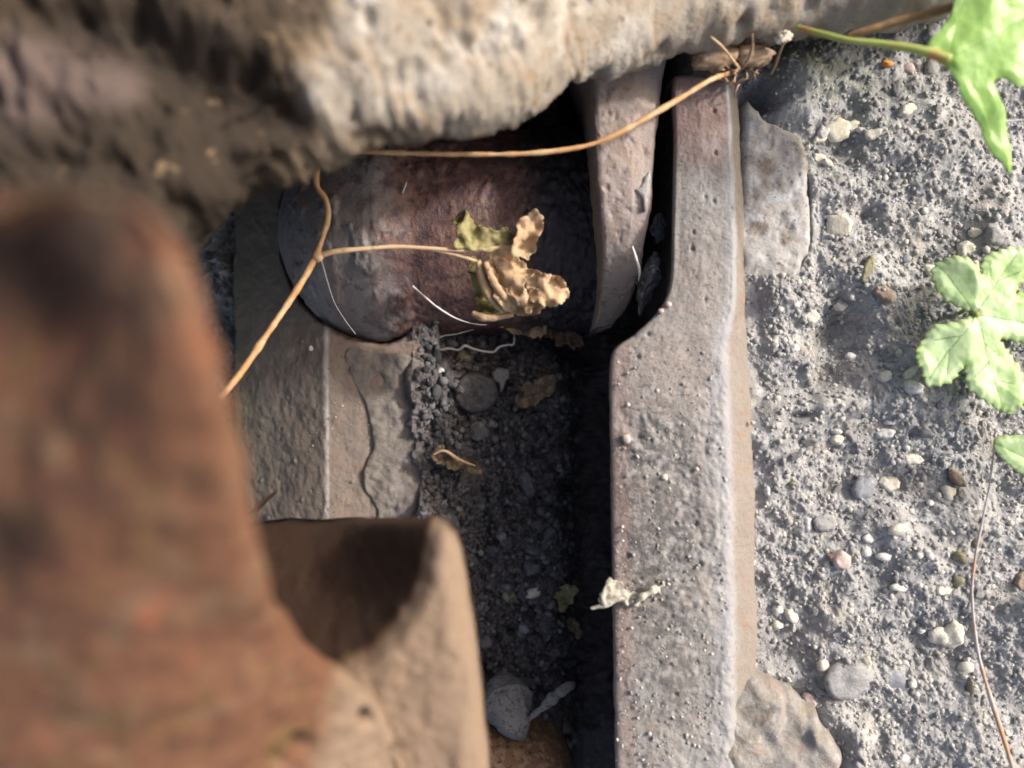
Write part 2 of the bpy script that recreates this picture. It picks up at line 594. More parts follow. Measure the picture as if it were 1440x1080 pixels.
M['crust'] = mat('dried_mud_crust', (0.205, 0.178, 0.152), [
    dict(col=(0.12, 0.11, 0.10), sc=0.003, lo=0.5, hi=0.66, amt=0.8),
    dict(col=(0.26, 0.225, 0.195), sc=0.006, lo=0.52, hi=0.66),
    dict(col=(0.16, 0.135, 0.15), sc=0.009, lo=0.54, hi=0.66, amt=0.7),
    dict(col=(0.4, 0.38, 0.36), sc=0.0008, lo=0.66, hi=0.74, amt=0.6),
], rough=0.9, bump=((0.0012, 0.0005),), spec=0.2)
M['bush'] = mat('oily_bushing', (0.10, 0.048, 0.043), [
    dict(col=(0.19, 0.105, 0.08), sc=0.016, lo=0.45, hi=0.62),
    dict(col=(0.05, 0.03, 0.032), sc=0.0035, lo=0.46, hi=0.64, amt=0.85),
    dict(col=(0.10, 0.05, 0.058), sc=0.006, lo=0.54, hi=0.66, amt=0.7),
    dict(col=(0.02, 0.018, 0.021), attr='across', alo=0.74, ahi=0.86, wob=0.2, wsc=0.008, amt=0.93),
    dict(col=(0.23, 0.215, 0.20), attr='across', alo=0.45, ahi=0.30, wob=0.35, wsc=0.010, amt=0.85),
    dict(col=(0.165, 0.12, 0.11), attr='across', alo=0.30, ahi=0.26, blo=0.30, bhi=0.35, wob=0.05, amt=0.6),
    dict(col=(0.21, 0.205, 0.21), attr='across', alo=0.30, ahi=0.05, wob=0.25, wsc=0.012, amt=0.85),
    dict(col=(0.21, 0.145, 0.12), attr='across', alo=0.36, ahi=0.22, sc=0.012, lo=0.48, hi=0.64, amt=0.8),
    dict(col=(0.08, 0.07, 0.065), attr='across', alo=0.45, ahi=0.3, sc=0.004, lo=0.54, hi=0.66, amt=0.8),
    dict(col=(0.45, 0.36, 0.36), sc=0.0009, lo=0.66, hi=0.73, amt=0.55),
], rough=0.42, rough_noise=(0.004, 0.32, 0.65), bump=((0.0014, 0.0005), (0.0005, 0.0002)), spec=0.5)
M['vine'] = mat('orange_dry_stem', (0.46, 0.25, 0.11), [
    dict(col=(0.52, 0.35, 0.19), sc=0.006, lo=0.45, hi=0.6),
    dict(col=(0.40, 0.16, 0.05), sc=0.002, lo=0.58, hi=0.7, amt=0.6),
], rough=0.5, spec=0.4)
M['stalk'] = mat('tan_dry_stalk', (0.52, 0.36, 0.22), [dict(col=(0.36, 0.24, 0.13), sc=0.003, lo=0.5, hi=0.65)], rough=0.8)
M['deadleaf'] = mat('crumpled_tan_leaf', (0.58, 0.40, 0.235), [
    dict(col=(0.68, 0.51, 0.34), sc=0.005, lo=0.4, hi=0.7),
    dict(col=(0.42, 0.28, 0.13), sc=0.0022, lo=0.52, hi=0.72, amt=0.6),
    dict(col=(0.40, 0.38, 0.18), sc=0.012, lo=0.56, hi=0.68, amt=0.6),
], rough=0.9, bump=((0.0018, 0.0007), (0.0006, 0.0002)), transl=0.3)
M['oliveleaf'] = mat('olive_dry_leaf', (0.34, 0.30, 0.14), [
    dict(col=(0.17, 0.14, 0.055), sc=0.006, lo=0.45, hi=0.62),
    dict(col=(0.42, 0.44, 0.25), sc=0.004, lo=0.56, hi=0.68),
], rough=0.8, bump=((0.0015, 0.0005),), transl=0.2)
M['brownleaf'] = mat('brown_dead_leaf', (0.15, 0.105, 0.065), [
    dict(col=(0.30, 0.225, 0.145), sc=0.003, lo=0.46, hi=0.62),
    dict(col=(0.07, 0.04, 0.02), sc=0.002, lo=0.58, hi=0.68, amt=0.8),
], rough=0.85, bump=((0.001, 0.0004),), transl=0.12)
M['greenleaf'] = mat('fresh_green_leaf', (0.57, 0.72, 0.38), [
    dict(col=(0.44, 0.62, 0.22), sc=0.014, lo=0.45, hi=0.62),
    dict(col=(0.60, 0.75, 0.45), sc=0.010, lo=0.5, hi=0.7, amt=0.6),
    dict(col=(0.16, 0.28, 0.07), attr='vein', alo=0.3, ahi=0.95, amt=0.85),
    dict(col=(0.34, 0.42, 0.12), attr='edge', alo=0.0012, ahi=0.0002, amt=0.5),
], rough=0.42, bump=((0.0015, 0.0002),), spec=0.5, transl=0.3)
M['lushleaf'] = mat('bright_green_leaf', (0.40, 0.62, 0.16), [
    dict(col=(0.52, 0.70, 0.28), sc=0.016, lo=0.42, hi=0.62),
    dict(col=(0.18, 0.36, 0.05), attr='vein', alo=0.35, ahi=0.9, amt=0.6),
], rough=0.38, bump=((0.002, 0.0002),), spec=0.5, transl=0.35)
M['greenstem'] = mat('green_red_stem', (0.30, 0.34, 0.08), [dict(col=(0.38, 0.20, 0.06), sc=0.01, lo=0.48, hi=0.62)], rough=0.5, spec=0.4)
M['woodstem'] = mat('brown_woody_stem', (0.17, 0.10, 0.045), [dict(col=(0.26, 0.17, 0.06), sc=0.006, lo=0.5, hi=0.62)], rough=0.7)
M['whitefibre'] = mat('white_fibre', (0.66, 0.62, 0.58), rough=0.7)
M['greyfibre'] = mat('grey_fibre', (0.30, 0.28, 0.26), rough=0.8)
M['threadstem'] = mat('grey_brown_thread', (0.44, 0.40, 0.38), [dict(col=(0.46, 0.26, 0.15), sc=0.012, lo=0.48, hi=0.6)], rough=0.6)
M['rock'] = mat('tan_grey_rock', (0.26, 0.24, 0.215), [
    dict(col=(0.21, 0.185, 0.15), sc=0.008, lo=0.46, hi=0.62),
    dict(col=(0.27, 0.205, 0.175), sc=0.011, lo=0.55, hi=0.66, amt=0.8),
    dict(col=(0.35, 0.34, 0.325), sc=0.003, lo=0.54, hi=0.66, amt=0.7),
    dict(col=(0.10, 0.09, 0.08), sc=0.0011, lo=0.6, hi=0.7, amt=0.8),
], rough=0.85, bump=((0.0014, 0.0007), (0.0004, 0.0002)), spec=0.3)
M['pale'] = mat('pale_flake', (0.62, 0.56, 0.44), [
    dict(col=(0.50, 0.42, 0.28), sc=0.003, lo=0.48, hi=0.66),
    dict(col=(0.70, 0.67, 0.60), sc=0.0015, lo=0.55, hi=0.68),
], rough=0.9, bump=((0.0008, 0.0003),), spec=0.2)
M['lichen'] = mat('grey_lichen', (0.44, 0.41, 0.33), [dict(col=(0.28, 0.255, 0.21), sc=0.002, lo=0.45, hi=0.6)], rough=0.95, bump=((0.0008, 0.0004),))
M['cream'] = mat('cream_crumb', (0.60, 0.56, 0.46), [dict(col=(0.43, 0.40, 0.32), sc=0.002, lo=0.48, hi=0.64)], rough=0.9, bump=((0.0007, 0.0004),))
M['whitep'] = mat('white_pebble', (0.55, 0.53, 0.49), [dict(col=(0.36, 0.345, 0.32), sc=0.0015, lo=0.5, hi=0.64)], rough=0.6, bump=((0.0006, 0.0002),))
M['greyp'] = mat('grey_pebble', (0.27, 0.262, 0.25), [
    dict(col=(0.33, 0.325, 0.315), sc=0.002, lo=0.48, hi=0.62), dict(col=(0.10, 0.10, 0.105), sc=0.0012, lo=0.58, hi=0.68)], rough=0.7, bump=((0.0008, 0.0004),))
M['bluep'] = mat('blue_grey_pebble', (0.20, 0.205, 0.22), [dict(col=(0.30, 0.30, 0.315), sc=0.0025, lo=0.48, hi=0.62)], rough=0.6, bump=((0.0008, 0.0003),))
M['brownp'] = mat('brown_pebble', (0.21, 0.16, 0.115), [dict(col=(0.30, 0.25, 0.19), sc=0.003, lo=0.48, hi=0.62), dict(col=(0.13, 0.08, 0.05), sc=0.0015, lo=0.58, hi=0.68)], rough=0.7, bump=((0.0008, 0.0003),))
M['olivep'] = mat('olive_pebble', (0.19, 0.175, 0.10), [dict(col=(0.28, 0.25, 0.15), sc=0.002, lo=0.48, hi=0.62)], rough=0.55, bump=((0.0008, 0.0003),))
M['chanp'] = mat('dirty_chip', (0.10, 0.095, 0.093), [dict(col=(0.16, 0.15, 0.148), sc=0.002, lo=0.48, hi=0.62), dict(col=(0.05, 0.046, 0.046), sc=0.0012, lo=0.56, hi=0.66)], rough=0.6, bump=((0.0008, 0.0004),), spec=0.5)
M['pinkp'] = mat('pink_pebble', (0.44, 0.34, 0.30), [dict(col=(0.58, 0.45, 0.41), sc=0.002, lo=0.48, hi=0.62)], rough=0.7)
M['orangep'] = mat('orange_rust_crumb', (0.60, 0.26, 0.05), [dict(col=(0.42, 0.14, 0.03), sc=0.001, lo=0.48, hi=0.62)], rough=0.7)
M['darkp'] = mat('black_clod', (0.045, 0.042, 0.043), [dict(col=(0.085, 0.08, 0.08), sc=0.002, lo=0.5, hi=0.66), dict(col=(0.3, 0.3, 0.3), sc=0.0007, lo=0.68, hi=0.74)], rough=0.55, bump=((0.0009, 0.0005),), spec=0.5)
M['slotclod'] = mat('dark_slot_clod', (0.10, 0.098, 0.095), [dict(col=(0.30, 0.29, 0.28), sc=0.0025, lo=0.5, hi=0.66), dict(col=(0.04, 0.04, 0.04), sc=0.0016, lo=0.55, hi=0.66)], rough=0.9, bump=((0.0009, 0.0006),))
M['coin'] = mat('dusty_black_clod', (0.085, 0.08, 0.077), [dict(col=(0.055, 0.05, 0.05), sc=0.003, lo=0.45, hi=0.6), dict(col=(0.3, 0.29, 0.28), sc=0.0009, lo=0.66, hi=0.72)], rough=0.75, bump=((0.0009, 0.0004),))
M['fuzz'] = mat('dusty_grey_stub', (0.215, 0.205, 0.195), [dict(col=(0.11, 0.10, 0.095), sc=0.0015, lo=0.5, hi=0.64)], rough=0.95, bump=((0.0008, 0.0005),))
M['lump'] = mat('rusty_lump', (0.22, 0.12, 0.065), [dict(col=(0.34, 0.22, 0.14), sc=0.004, lo=0.48, hi=0.62), dict(col=(0.10, 0.05, 0.03), sc=0.003, lo=0.56, hi=0.66)], rough=0.85, bump=((0.0015, 0.0007),))
M['tuft'] = mat('brown_root_tuft', (0.34, 0.235, 0.15), [dict(col=(0.22, 0.14, 0.08), sc=0.003, lo=0.5, hi=0.62), dict(col=(0.46, 0.36, 0.26), sc=0.002, lo=0.56, hi=0.66)], rough=0.9)
M['grit'] = tone_mat('loose_grit', [(0.0, (0.03, 0.028, 0.03)), (0.45, (0.17, 0.165, 0.16)), (0.75, (0.30, 0.29, 0.28)), (0.92, (0.52, 0.49, 0.43)), (1.0, (0.72, 0.70, 0.66))])

# ------------------------------------------------------------------ ground
x_f = np.r_[-40, -12, -4, -1.5, -0.6, -0.3, -0.2, np.arange(-0.16, -0.115, 0.002), np.arange(-0.115, -0.04, 0.003), np.arange(-0.04, 0.034, 0.00036),
            np.arange(0.034, 0.072, 0.002), np.arange(0.072, 0.196, 0.00034), np.arange(0.196, 0.26, 0.003), 0.3, 0.4, 0.7, 1.5, 4, 12, 40]
x_f[7:30] = np.linspace(-0.16, -0.117, 23)
# the soil at the far left, seen in a narrow gap, is fine too
x_f = np.unique(np.r_[x_f, np.arange(-0.136, -0.108, 0.00055)])
y_f = np.r_[-40, -12, -4, -1.5, -0.6, -0.3, -0.22, np.arange(-0.168, 0.142, 0.00040), np.arange(0.145, 0.22, 0.003), 0.3, 0.6, 1.5, 4, 12, 40]
gx, gy = np.meshgrid(x_f, y_f, indexing='ij')
gp = np.stack([gx.ravel(), gy.ravel(), np.zeros(gx.size)], 1)
X, Y = gp[:, 0], gp[:, 1]
right = sst(0.052, 0.064, X)
far = sst(0.2, 0.6, np.maximum(np.abs(X), np.abs(Y)))
pit = -0.062 + (0.0165 + 0.003 * fbm(gp, 0.012, 3, 6)) * (1 - sst(-0.037, -0.008, X)) * (Y < 0.03) + 0.004 * fbm(gp, 0.02, 3, 5)
pit = pit - 0.040 * sst(0.017, 0.033, X + 0.003 * fbm(gp, 0.012, 3, 15)) * (X < 0.06)
pit = pit - 0.012 * sst(0.0, 0.016, Y) * (X > -0.04) * (X < 0.04)
lapx = X + 0.0045 * fbm(gp, 0.014, 3, 16) + 0.002 * fbm(gp, 0.004, 3, 17)
pit = np.where(X < -0.030, np.maximum(pit, -0.0478) + 0.001 * fbm(gp, 0.005, 3, 18), pit)
pit = pit - 0.012 * sst(-0.0385, -0.0450, lapx)
pit = np.where((X < -0.052), -0.088 + 0.0 * X, pit)
pit = np.where(X < -0.1075, -0.0825, pit)
z = pit * (1 - right) + 0.0 * right
z = z * (1 - far) + far * (-0.005 + 0.02 * fbm(gp, 0.8, 3, 60))
lum = 0.0062 * fbm(gp, 0.030, 4, 21)
# smooth mud ridge beside the bar, dark hollow above it, hollow behind the dead leaves
def bump_at(px, py, rx, ry, h, ang=0.0):
    c = P(px, py, 0)
    ux, uy = X - c[0], Y - c[1]
    a = math.radians(ang)
    u = ux * math.cos(a) + uy * math.sin(a)
    w = -ux * math.sin(a) + uy * math.cos(a)
    return h * np.exp(-((u / (rx * S0)) ** 2 + (w / (ry * S0)) ** 2))
dent = bump_at(1185, 462, 42, 46, -0.017) + bump_at(1160, 530, 26, 20, -0.006, 30) + bump_at(1066, 142, 22, 26, -0.014) + bump_at(1225, 300, 14, 12, -0.005)
ridge = bump_at(1140, 572, 70, 14, 0.0042, 8) + bump_at(1160, 590, 60, 9, 0.003, 22) + bump_at(1100, 600, 45, 45, 0.003) + bump_at(1240, 430, 46, 40, 0.004) + bump_at(1080, 470, 25, 70, 0.003)
dent = dent + bump_at(1125, 583, 16, 5, -0.004, 10)
lap = bump_at(1010, 985, 30, 26, 0.006) + bump_at(1160, 1000, 26, 18, 0.007, 40) + bump_at(1195, 1050, 18, 40, 0.008) + bump_at(1090, 948, 40, 12, 0.005) + bump_at(1090, 410, 34, 30, 0.006) + bump_at(1130, 440, 26, 26, 0.004) + bump_at(1085, 160, 46, 12, 0.006) + bump_at(1140, 300, 8, 60, 0.003)
grey_heap = bump_at(1110, 108, 36, 34, 0.012) + bump_at(1135, 110, 60, 55, 0.005) + bump_at(1290, 200, 50, 40, 0.004) + bump_at(1390, 300, 60, 60, 0.003) + bump_at(1300, 760, 90, 60, 0.004)
smooth = np.clip(bump_at(1140, 575, 95, 32, 1.0, 6) + bump_at(1090, 620, 45, 45, 0.9) + bump_at(1400, 170, 50, 40, 0.9) + bump_at(1290, 160, 30, 26, 0.5) + 0.6 * sst(0.15, 0.5, fbm(gp, 0.03, 3, 77)), 0, 0.93)
wz = gp + 0.0016 * np.stack([fbm(gp, 0.004, 2, 31), fbm(gp, 0.004, 2, 41), 0 * X], 1)
rg_ = 1 - smooth
wz2 = gp + 0.0011 * np.stack([fbm(gp, 0.0022, 2, 33), fbm(gp, 0.0022, 2, 43), 0 * X], 1)
patch = sst(-0.25, 0.35, fbm(gp, 0.024, 3, 97) + 0.3 * fbm(gp, 0.006, 2, 98))
amt = (0.12 + 0.95 * patch) * rg_
cr = 0.0022 * crumbs(wz, 0.0140, 101, 0.5, False) * (0.4 + 0.6 * rg_) + (0.0011 * crumbs(wz2, 0.0055, 121, 0.5, False) + 0.0010 * angular(wz2, 0.0046, 131)) * amt
cr = cr + (0.0008 * angular(wz2, 0.0025, 141) + 0.00045 * angular(gp, 0.0014, 151)) * amt + 0.0002 * angular(gp, 0.0009, 161)
cr = cr + 0.0014 * fbm(gp, 0.0036, 5, 51, 0.66) * (0.3 + 0.7 * rg_) + (0.0016 * crumbs(wz2, 0.0050, 171, 0.4, False) + 0.0010 * crumbs(wz2, 0.0027, 175, 0.5, False)) * (0.3 + 0.7 * rg_) - 0.0022 * np.clip(fbm(gp, 0.0110, 4, 91) - 0.2, 0, 1) * (0.2 + 0.8 * rg_)
crp = 0.0040 * angular(wz, 0.012, 201) + 0.0030 * angular(wz2, 0.0058, 221) + 0.0022 * angular(wz2, 0.0030, 241) + 0.0010 * angular(gp, 0.0016, 245) + 0.0022 * fbm(gp, 0.004, 4, 251, 0.6) + 0.003 * fbm(gp, 0.013, 3, 261)
fine = 1 - far
fm = sst(0.1965, 0.190, X) * sst(-0.166, -0.158, Y) * sst(0.141, 0.134, Y)
fmp = np.where(X < -0.045, ((X > -0.137) & (X < -0.108)) * 1.0, 1.0) * sst(-0.166, -0.158, Y) * sst(0.141, 0.134, Y)
cr = cr * fm * 0.72
crp = crp * fmp * (1 - 0.62 * sst(-0.022, -0.032, X) * (X > -0.06))
z = z + fine * (right * (lum + dent + ridge + grey_heap + cr + lap) + (1 - right) * crp)
footp = pxo([(1040, 172), (1085, 168), (1118, 182), (1134, 205), (1141, 270), (1144, 345), (1132, 372), (1120, 385), (1040, 385)], 0.004)
z = z - np.where(inside(gp[:, :2], footp), 0.0020, 0.0) * 1.0
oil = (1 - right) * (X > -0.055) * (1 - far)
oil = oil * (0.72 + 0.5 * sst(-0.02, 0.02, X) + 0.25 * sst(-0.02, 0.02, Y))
moss = bump_at(1125, 100, 60, 50, 1.2) + bump_at(1215, 120, 40, 40, 0.5)
GZ = z.reshape(gx.shape)
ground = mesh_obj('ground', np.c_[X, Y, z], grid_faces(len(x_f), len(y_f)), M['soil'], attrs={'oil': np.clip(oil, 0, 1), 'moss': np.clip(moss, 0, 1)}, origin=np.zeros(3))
tag(ground, kind='structure')


def gz(x, y):
    i = int(np.clip(np.searchsorted(x_f, x) - 1, 0, len(x_f) - 2))
    j = int(np.clip(np.searchsorted(y_f, y) - 1, 0, len(y_f) - 2))
    u = (x - x_f[i]) / (x_f[i + 1] - x_f[i]); w = (y - y_f[j]) / (y_f[j + 1] - y_f[j])
    return float((1 - u) * (1 - w) * GZ[i, j] + u * (1 - w) * GZ[i + 1, j] + (1 - u) * w * GZ[i, j + 1] + u * w * GZ[i + 1, j + 1])


def on_ground(px, py, z0=0.0):
    zz = z0
    for _ in range(5):
        p = P(px, py, zz)
        zz = gz(p[0], p[1])
    return P(px, py, zz)


# ------------------------------------------------------------------ right-hand steel bar
def loft(L, R, n, prof, nv):
    """surface between matched curves L and R (k,3); prof (t, dz) polyline resampled by length"""
    l, r = resample(L, n), resample(R, n)
    w = np.linalg.norm(r - l, axis=1).mean()
    pr = np.asarray(prof, float)
    q = resample(pr * np.array([w, 1.0]), nv, False) / np.array([w, 1.0])
    g = l[:, None] * (1 - q[None, :, 0:1]) + r[:, None] * q[None, :, 0:1]
    g[:, :, 2] += q[None, :, 1]
    return g, q


ZB = 0.012
Lp = [(952, 92), (947, 130), (949, 200), (946, 330), (943, 395), (930, 432), (896, 468), (864, 492), (857, 530), (858, 600), (861, 800), (866, 1080), (872, 1500)]
Rp = [(1036, 98), (1046, 130), (1050, 200), (1055, 330), (1058, 395), (1059, 430), (1060, 460), (1062, 490), (1063, 530), (1067, 600), (1073, 800), (1074, 1080), (1076, 1500)]
L3 = np.array([P(x, y, ZB) for x, y in Lp]); R3 = np.array([P(x, y, ZB) for x, y in Rp])
# matched by index, spaced by mean arc length
prof = [(0.34, -0.095), (0.18, -0.03), (0.075, -0.012), (0.006, -0.003), (0.0, -0.0016), (0.010, -0.0005), (0.03, 0.0), (0.35, 0.0014), (0.76, 0.0012), (0.80, 0.0004), (0.83, -0.0012), (0.97, -0.0062), (1.0, -0.0085), (1.0, -0.03), (0.95, -0.09)]
n_u, n_v = 560, 200
def pair_resample(A, B, n):
    c = np.hstack([A, B])
    r = resample(c, n)
    return r[:, :3], r[:, 3:]
l, r = pair_resample(L3, R3, n_u)
pr = np.asarray(prof, float)
wm = 0.05
q = resample(pr * np.array([wm, 1.0]), n_v, False) / np.array([wm, 1.0])
# more samples on the top face
top_i = np.interp(np.linspace(0, 1, n_v), [0, 0.12, 0.88, 1.0], [0, 0.36, 0.72, 1.0]) * (n_v - 1)
q = np.stack([np.interp(top_i, np.arange(n_v), q[:, k]) for k in range(2)], 1)
g = l[:, None] * (1 - q[None, :, 0:1]) + r[:, None] * q[None, :, 0:1]
g[:, :, 2] += q[None, :, 1]
ends = np.linspace(0, 1, n_u)
g[:, :, 2] -= 0.02 * np.clip(1 - ends / 0.012, 0, 1)[:, None] ** 2
nn = grid_normals(g)
if nn[n_u // 2, n_v // 2, 2] < 0: nn = -nn
fp = g.reshape(-1, 3)
tt = np.broadcast_to(q[None, :, 0], (n_u, n_v)).ravel()
ss = np.broadcast_to(ends[:, None], (n_u, n_v)).ravel()
pyv = 540 - fp[:, 1] / (S0 * (H - ZB) / H)
flat = 1 - sst(0.74, 0.82, tt)
low = sst(420, 620, pyv)
crust = flat * low * sst(-0.35, 0.25, fbm(fp, 0.02, 3, 5)) 
d = 0.00028 * fbm(fp, 0.006, 4, 3) + 0.00012 * fbm(fp, 0.0016, 3, 8)
d += 0.0005 * fbm(fp, 0.02, 3, 9) + crust * (0.0003 * crumbs(fp, 0.0045, 301, 0.45) + 0.00025 * angular(fp, 0.0028, 311, True) + 0.0005 * crumbs(fp, 0.0018, 321, 0.6) + 0.0005 * fbm(fp, 0.004, 5, 330, 0.62))
d -= crust * 0.0012 * np.clip(fbm(fp, 0.008, 4, 340) - 0.1, 0, 1)
wd, wr, _ = worley(fp, 0.006, 361)
d -= flat * 0.0012 * np.clip(1 - (wd / 0.17) ** 2, 0, 1) * (wr < 0.5)
wd2, wr2, _ = worley(fp, 0.0028, 371)
d -= flat * 0.0008 * np.clip(1 - (wd2 / 0.26) ** 2, 0, 1) * (wr2 < 0.35) * (0.35 + 0.65 * low)
d = d * (0.25 + 0.75 * sst(0.01, 0.10, tt))
fp = fp + nn.reshape(-1, 3) * d[:, None]
f = grid_faces(n_u, n_v)
f = np.vstack([f, np.array([[0, 0, 0, 0]])[:0]])
dust = crust * 0.9 + 0.9 * sst(930, 1060, pyv) * sst(0.3, 0.7, tt)
brown = sst(330, 120, pyv) * (1 - sst(0.7, 0.8, tt)) * 0.9 + 0.5 * (tt < 0.12) * (pyv > 480)
bar = empty('steel_bar', (fp[:, 0].mean(), fp[:, 1].mean(), fp[:, 2].min()))
tag(bar, 'long worn grey steel bar with a brown sloping edge, sunlit beside the dark channel', 'steel bar')
fl = [tuple(x) for x in f] + [tuple(range(n_v))[::-1], tuple((n_u - 1) * n_v + k for k in range(n_v))]
mesh_obj('body', fp, fl, M['bar'], bar, attrs={'across': tt, 'grime': np.clip(np.exp(-((tt - 0.33) / 0.26) ** 2) * np.exp(-((pyv - 720) / 140.0) ** 2) + 0.35 * np.exp(-((tt - 0.4) / 0.3) ** 2) * np.exp(-((pyv - 950) / 90.0) ** 2), 0, 1), 'dust': np.clip(dust, 0, 1), 'brown': np.clip(brown, 0, 1)}, origin=np.zeros(3))
# stepped foot on the outer side
fo = pxo([(1040, 172), (1085, 168), (1118, 182), (1134, 205), (1141, 270), (1144, 345), (1132, 372), (1122, 400), (1124, 432), (1112, 470), (1108, 560), (1080, 640), (1040, 640)], 0.004)
fo = ragged(fo, 0.0014, 0.0008, 5, 0.006)
pillow('foot_plate', fo, 0.0050, -0.004, 0.0035, 0.0008, M['foot'], bar, amp=0.0009, nsc=0.01, seed=6,
       extra=lambda v, d: -0.0045 * sst(P(0, 360)[1], P(0, 460)[1], v[:, 1]) - 0.0013 * np.clip(fbm(np.c_[v, v[:, 0] * 0], 0.0055, 5, 8, 0.65) - 0.05, 0, 1) * sst(0, 0.003, d))

# brown strip between the channel and the bar (inner link)
Ls = [(806, 20), (829, 90), (832, 150), (836, 220), (842, 290), (846, 340), (846, 390), (842, 430), (836, 462)]
Rs = [(950, 20), (938, 90), (930, 150), (922, 220), (918, 290), (908, 340), (900, 390), (884, 430), (862, 458)]
zs = [0.008, 0.008, 0.008, 0.008, 0.006, 0.001, -0.008, -0.020, -0.034]
L3 = np.array([P(x, y, z_) for (x, y), z_ in zip(Ls, zs)]); R3 = np.array([P(x, y, z_) for (x, y), z_ in zip(Rs, zs)])
l, r = pair_resample(L3, R3, 240)
prof = np.array([(0.08, -0.07), (0.02, -0.02), (0.0, -0.004), (0.03, -0.0008), (0.09, 0.0), (0.6, 0.001), (0.9, 0.0), (0.98, -0.0015), (1.0, -0.005), (0.97, -0.02), (0.9, -0.07)])
q = resample(prof * np.array([0.02, 1]), 110, False) / np.array([0.02, 1])
ti = np.interp(np.linspace(0, 1, 110), [0, 0.18, 0.82, 1.0], [0, 0.41, 0.6, 1.0]) * 109
q = np.stack([np.interp(ti, np.arange(110), q[:, k]) for k in range(2)], 1)
g = l[:, None] * (1 - q[None, :, 0:1]) + r[:, None] * q[None, :, 0:1]
g[:, :, 2] += q[None, :, 1]
nn = grid_normals(g)
if nn[60, 55, 2] < 0: nn = -nn
fp = g.reshape(-1, 3)
fp = fp + nn.reshape(-1, 3) * (0.00035 * fbm(fp, 0.005, 4, 13) - 0.0006 * np.clip(fbm(fp, 0.0025, 3, 14) - 0.3, 0, 1))[:, None]
fl = [tuple(x) for x in grid_faces(240, 110)] + [tuple(range(110))[::-1], tuple(239 * 110 + k for k in range(110))]
strip = mesh_obj('steel_strip', fp, fl, M['strip'])
tag(strip, 'brown tapered steel strip running down between the dark channel and the grey bar', 'steel strip')
# bright chip on its edge
co_ = pxo([(889, 266), (899, 262), (910, 240), (917, 238), (915, 268), (909, 296), (905, 298), (902, 278)], 0.008)
pillow('bare_chip', ragged(co_, 0.0003, 0.0005, 3, 0.002, False), 0.0084, 0.0062, 0.0016, 0.0005, M['foot'], strip, amp=0.0002, seed=9)
strip.children[0]['label'] = 'pale bare metal patch'

# grey clods stuck in the slot
def clod(name, px, py, zc, size, mt, seed, squash=(1, 1, 0.8), ang=0, rough=0.4, sub=ICO4, planes=5, parent=None):
    v, f = stone_verts(seed, size, rough, sub, planes, squash)
    v = v + (0.22 * size * fbm(v / size + seed, 0.5, 4, seed + 5, 0.65) + 0.25 * size * (angular(v / size + seed, 0.45, seed + 9, True) - 0.4))[:, None] * (v / np.maximum(np.linalg.norm(v, axis=1, keepdims=True), 1e-9))
    v = rotz(v, math.radians(ang)) + P(px, py, zc)
    return mesh_obj(name, v, f, mt, parent)
o = clod('clod', 926, 320, -0.008, 0.0040, M['slotclod'], 31, (0.7, 1.3, 0.8)); tag(o, 'small grey crumbly clod caught high in the black slot beside the bar', 'clod')
o = clod('clod', 912, 395, -0.006, 0.0064, M['slotclod'], 33, (0.62, 1.75, 0.8), -14); tag(o, 'long dusty grey clod wedged low in the slot beside the bar', 'clod')
v, f = tube(px_path([(889, 346, .004), (894, 362, .003), (899, 380, .001), (898, 395, -.002)]), [0.0003, 0.0006, 0.0006, 0.0002], 6, 0.0008)
tag(mesh_obj('straw_fibre', v, f, M['whitefibre']), 'short curved pale fibre on the dark lower end of the brown strip', 'fibre')

# ------------------------------------------------------------------ left link
ZL = -0.046
# section across: left edge of the dark sloping face, crest, right edge
nu, nv = 560, 200
pys = np.linspace(150, 1500, nu)
prof = np.array([(0.0, -0.05), (0.0, -0.026), (0.010, -0.0238), (0.47, -0.0012), (0.495, 0.0), (0.53, 0.0), (0.97, -0.0005), (0.99, -0.002), (1.0, -0.005), (1.0, -0.05)])
q = resample(prof * np.array([0.08, 1]), nv, False) / np.array([0.08, 1])
ti = np.interp(np.linspace(0, 1, nv), [0, 0.06, 0.94, 1.0], [0, 0.155, 0.70, 1.0]) * (nv - 1)
q = np.stack([np.interp(ti, np.arange(nv), q[:, k]) for k in range(2)], 1)
xl = np.array([P(328, p_, ZL - 0.025)[0] for p_ in pys]); xr = np.array([P(602, p_, ZL)[0] for p_ in pys])
# crest at px 459: t = .495 must land there
xc = P(459, 0, ZL)[0]
tc_ = q[:, 0]
gxx = np.where(tc_[None] < 0.495, xl[:, None] + (xc - xl[:, None]) * (tc_[None] / 0.495), xc + (xr[:, None] - xc) * ((tc_[None] - 0.495) / 0.505))
gyy = np.broadcast_to(np.array([P(0, p_, ZL)[1] for p_ in pys])[:, None], gxx.shape)
gzz = ZL + np.broadcast_to(q[None, :, 1], gxx.shape)
g = np.stack([gxx, gyy, gzz], 2)
yy = 540 - gyy / (S0 * (H - ZL) / H)
nn = grid_normals(g)
if nn[200, 150, 2] < 0: nn = -nn
fp = g.reshape(-1, 3)
